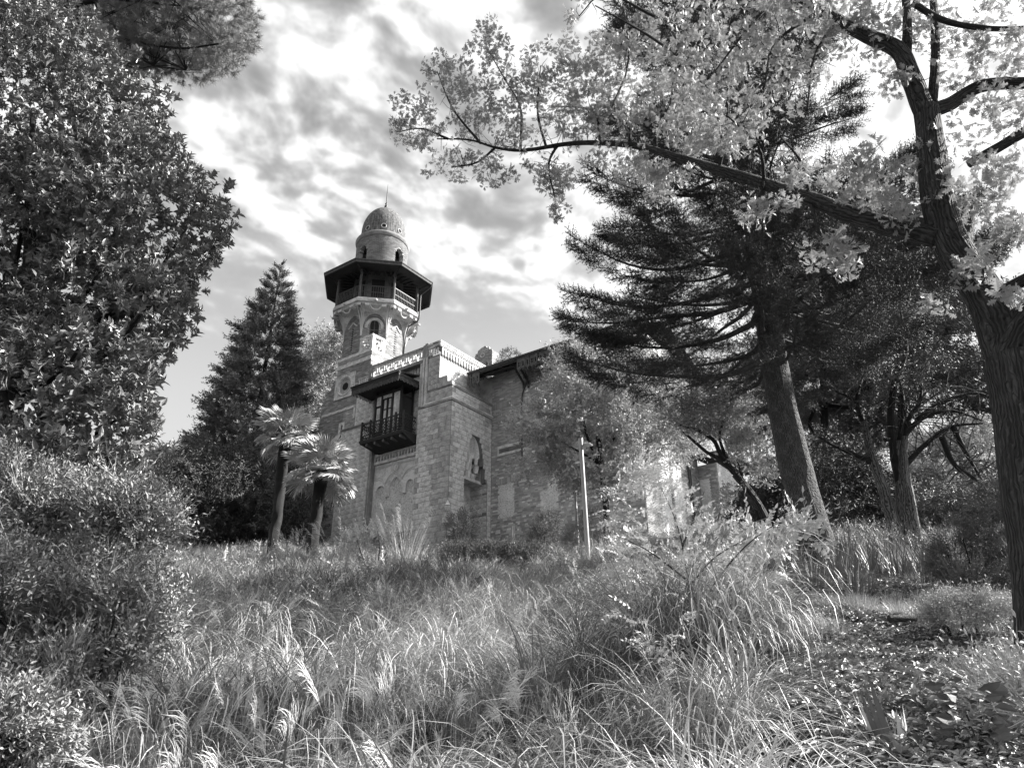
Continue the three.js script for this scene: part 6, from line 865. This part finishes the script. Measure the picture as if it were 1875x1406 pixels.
sapling('arching sapling with one big bright leafy bough curving over the dark background', [1300, 1170, 8.6], [[[1290, 1110, 8.6], [1330, 1040, 8.5], [1390, 980, 8.4], [1440, 955, 8.3], [1485, 985, 8.2]]], 64, 822, [[1420, 975, 8.3, 24], [1450, 965, 8.3, 16], [1475, 985, 8.2, 14], [1390, 1000, 8.4, 30], [1420, 1020, 8.4, 26], [1360, 985, 8.5, 20]], 1.05);
sapling('low sapling spray hanging in shade over the grass at centre right', [1240, 1290, 6.6], [[[1245, 1230, 6.6], [1235, 1180, 6.5], [1200, 1150, 6.4]], [[1240, 1200, 6.5], [1290, 1160, 6.5]]], 26, 823, [[1220, 1180, 6.5, 60, 3.1], [1250, 1210, 6.4, 50], [1180, 1140, 6.6, 50, 3.1], [1280, 1150, 6.6, 50], [1240, 1120, 6.8, 50]], 0.6);
// ------------------------------------------------------------------ leaf-strewn ground at the right
{
  const r = rngOf(831), cover = [1, 2, 3].map((s) => rosette(s + 150, { n: 10, len: 0.05, wid: 0.024, spread: 1.4, twig: 0.03, droop: 0.2 })), lit = [1, 2].map((s) => { const q = rngOf(s + 160), mb = new MB(); for (let i = 0; i < 9; i++) { const a = q() * 6.28; addLeaf(mb, V((q() - 0.5) * 0.3, 0.015 + 0.03 * q(), (q() - 0.5) * 0.3), V(Math.cos(a), 0.25 * q(), Math.sin(a)).normalize(), V(0, 1, 0).addScaledVector(randDir(q), 0.5), 0.062 * (0.6 + 0.8 * q()), 0.026, 0.3, 0.3); } return mb.geo(true); });
  const A = cover.map(() => []), B = lit.map(() => []), C = SHORT.map(() => []);
  for (let i = 0; i < 26000; i++) {
    const d = 3.6 + 14 * Math.pow(r(), 1.3), x = lerp(edgeR(d) - 0.15, 0.85 * d + 0.6, r()), z = -d, n = fbm(x * 0.9, z * 0.9, 4, 3); const y = ground(x, z);
    if (n > 0.6 && d > 8 && r() < 0.16) { C[i % 3].push({ m: place(V(x, y, z), V(0.3 * (r() - 0.5), 1, 0.3 * (r() - 0.5)), r() * 6.28, 0.4 + 0.35 * r()), c: 1 + 0.4 * r() }); continue; }
    if (r() < 0.62) A[i % 3].push({ m: place(V(x, y + 0.03 + 0.12 * r() * n, z), V(0.9 * (r() - 0.5), 1, 0.9 * (r() - 0.5)), r() * 6.28, 0.7 + 0.7 * r()), c: 0.6 + 0.8 * r() }); else B[i % 2].push({ m: place(V(x, y + 0.005, z), V(0.3 * (r() - 0.5), 1, 0.3 * (r() - 0.5)), r() * 6.28, 0.7 + 0.6 * r()), c: 0.5 + 1.0 * r() });
  }
  const g = tag(new THREE.Group(), 'low ivy-like leaves and fallen leaves covering the ground at right', 'ground cover', null, 'stuff'); g.name = 'ground_cover'; scene.add(g);
  cover.forEach((q, i) => instances('ivy', q, LEAF.ivy, A[i], g, 'stuff')); lit.forEach((q, i) => instances('leaf_litter', q, LEAF.litter, B[i], g, 'stuff')); SHORT.forEach((q, i) => instances('grass', q, LEAF.grass, C[i], g, 'stuff'));
  // split stump
  const f = at(1636, 1372, 5), s = thing('tree_stump', 'splintered pale stump of a small trunk near the bottom right', 'stump', onGround(f.x, f.z)), q = rngOf(3);
  for (let i = 0; i < 20; i++) { const a = i / 20 * 6.28 + 2, h = i < 5 ? 0.44 - 0.03 * i : 0.1 + 0.26 * q() * q(), mb = new MB(), o = V(Math.cos(a) * 0.09, -0.06, Math.sin(a) * 0.09), tip = V(Math.cos(a) * 0.11 - 0.07 * (i < 5 ? 1 : 0.1), h, Math.sin(a) * 0.11), sd = V(-Math.sin(a), 0, Math.cos(a)).multiplyScalar(0.03 + 0.012 * q()), inn = V(Math.cos(a), 0, Math.sin(a)).multiplyScalar(-0.02), k = (p) => mb.v(p.x, p.y, p.z); const b = [o.clone().add(sd), o.clone().sub(sd), o.clone().add(inn)].map(k), m = [0, 1, 2].map((j) => k((j === 0 ? o.clone().add(sd) : j === 1 ? o.clone().sub(sd) : o.clone().add(inn)).lerp(tip, 0.7))), e = k(tip); for (let j = 0; j < 3; j++) { const n = (j + 1) % 3; mb.q(b[j], b[n], m[n], m[j]); mb.t(m[j], m[n], e); } part('splinter', mb.geo(true), i < 3 ? BARK.pale : grey(0.5 + 0.1 * q(), { map: T.streak }), s); }
  // bark-covered log pieces and a stone
  const f2 = at(1715, 1142, 10.4), lg = thing('fallen_log', 'short rotting log lying among leaves left of the oak', 'log', onGround(f2.x, f2.z)), lm = new MB(); limb(lm, [V(-0.7, 0.02, 0.2), V(-0.3, 0.04, 0.1), V(0.1, 0.03, 0), V(0.5, -0.02, -0.12)], 0.05, 0.02, { seg: 10, bump: 0.35 }); limb(lm, [V(-0.3, 0.04, 0.1), V(-0.15, 0.12, 0.2), V(-0.05, 0.14, 0.3)], 0.025, 0.008, { seg: 6 }); part('log', lm.geo(), BARK.spruce, lg);
  const f3 = at(1728, 1165, 9.8), stg = new THREE.IcosahedronGeometry(0.11, 3); { const p = stg.attributes.position; for (let i = 0; i < p.count; i++) { const k = 0.75 + 0.5 * fbm(p.getX(i) * 6 + 3, p.getY(i) * 6, p.getZ(i) * 6, 3); p.setXYZ(i, p.getX(i) * k, p.getY(i) * k * 0.7, p.getZ(i) * k); } stg.computeVertexNormals(); } tag(part('rock', stg, grey(0.09, { map: T.grain }), scene), 'dark rounded stone on the leafy ground in front of the log', 'rock').position.copy(onGround(f3.x, f3.z)).add(V(0, 0.06, 0));
  bush('leafy_shrub', 'low pale-leaved plant spreading beside the oak trunk', 'shrub', [el(1760, 1125, 9.6, 40, 0.5), el(1800, 1120, 9.5, 40, 0.5), el(1725, 1130, 9.7, 26, 0.5)], LEAF.litter, G.small, 330, 832, { cut: 0.3, s0: 0.8, s1: 1.2, up: 0.8 });
  bush('leafy_shrub', 'sunlit spray of narrow leaves at the right edge in front of the oak', 'shrub', [el(1870, 1280, 5.0, 34, 0.6), el(1900, 1310, 4.8, 40, 0.6), el(1820, 1260, 5.4, 26, 0.5)], LEAF.litter, G.small, 150, 833, { cut: 0.3, s0: 0.9, s1: 1.4, up: 0.5, bx: at(1860, 1350, 5.2).x, bz: -5.2 });
  const f4 = at(1800, 1390, 4.6), pb = onGround(f4.x, f4.z), pl = thing('broad_leaved_plant', 'dark broad-leaved plant in shade in the bottom right corner', 'plant', pb), sm = new MB(); limb(sm, [V(0, -0.1, 0), V(0, 0.12, 0), V(-0.03, 0.26, 0)], 0.007, 0.005, { seg: 5 }); part('stem', sm.geo(), BARK.dark, pl);
  leaves(pl, [1, 2, 3].map((k) => oneLeaf(k + 90, 0.095, 0.05)), [LEAF.dim], Array.from({ length: 70 }, () => { const d = randDir(r); d.y = Math.abs(d.y) * 0.4 - 0.2; return { p: pb.clone().add(V(d.x * 0.12, 0.1 + 0.34 * r(), d.z * 0.12)), n: d }; }), r);
}
renderer.render(scene, camera);
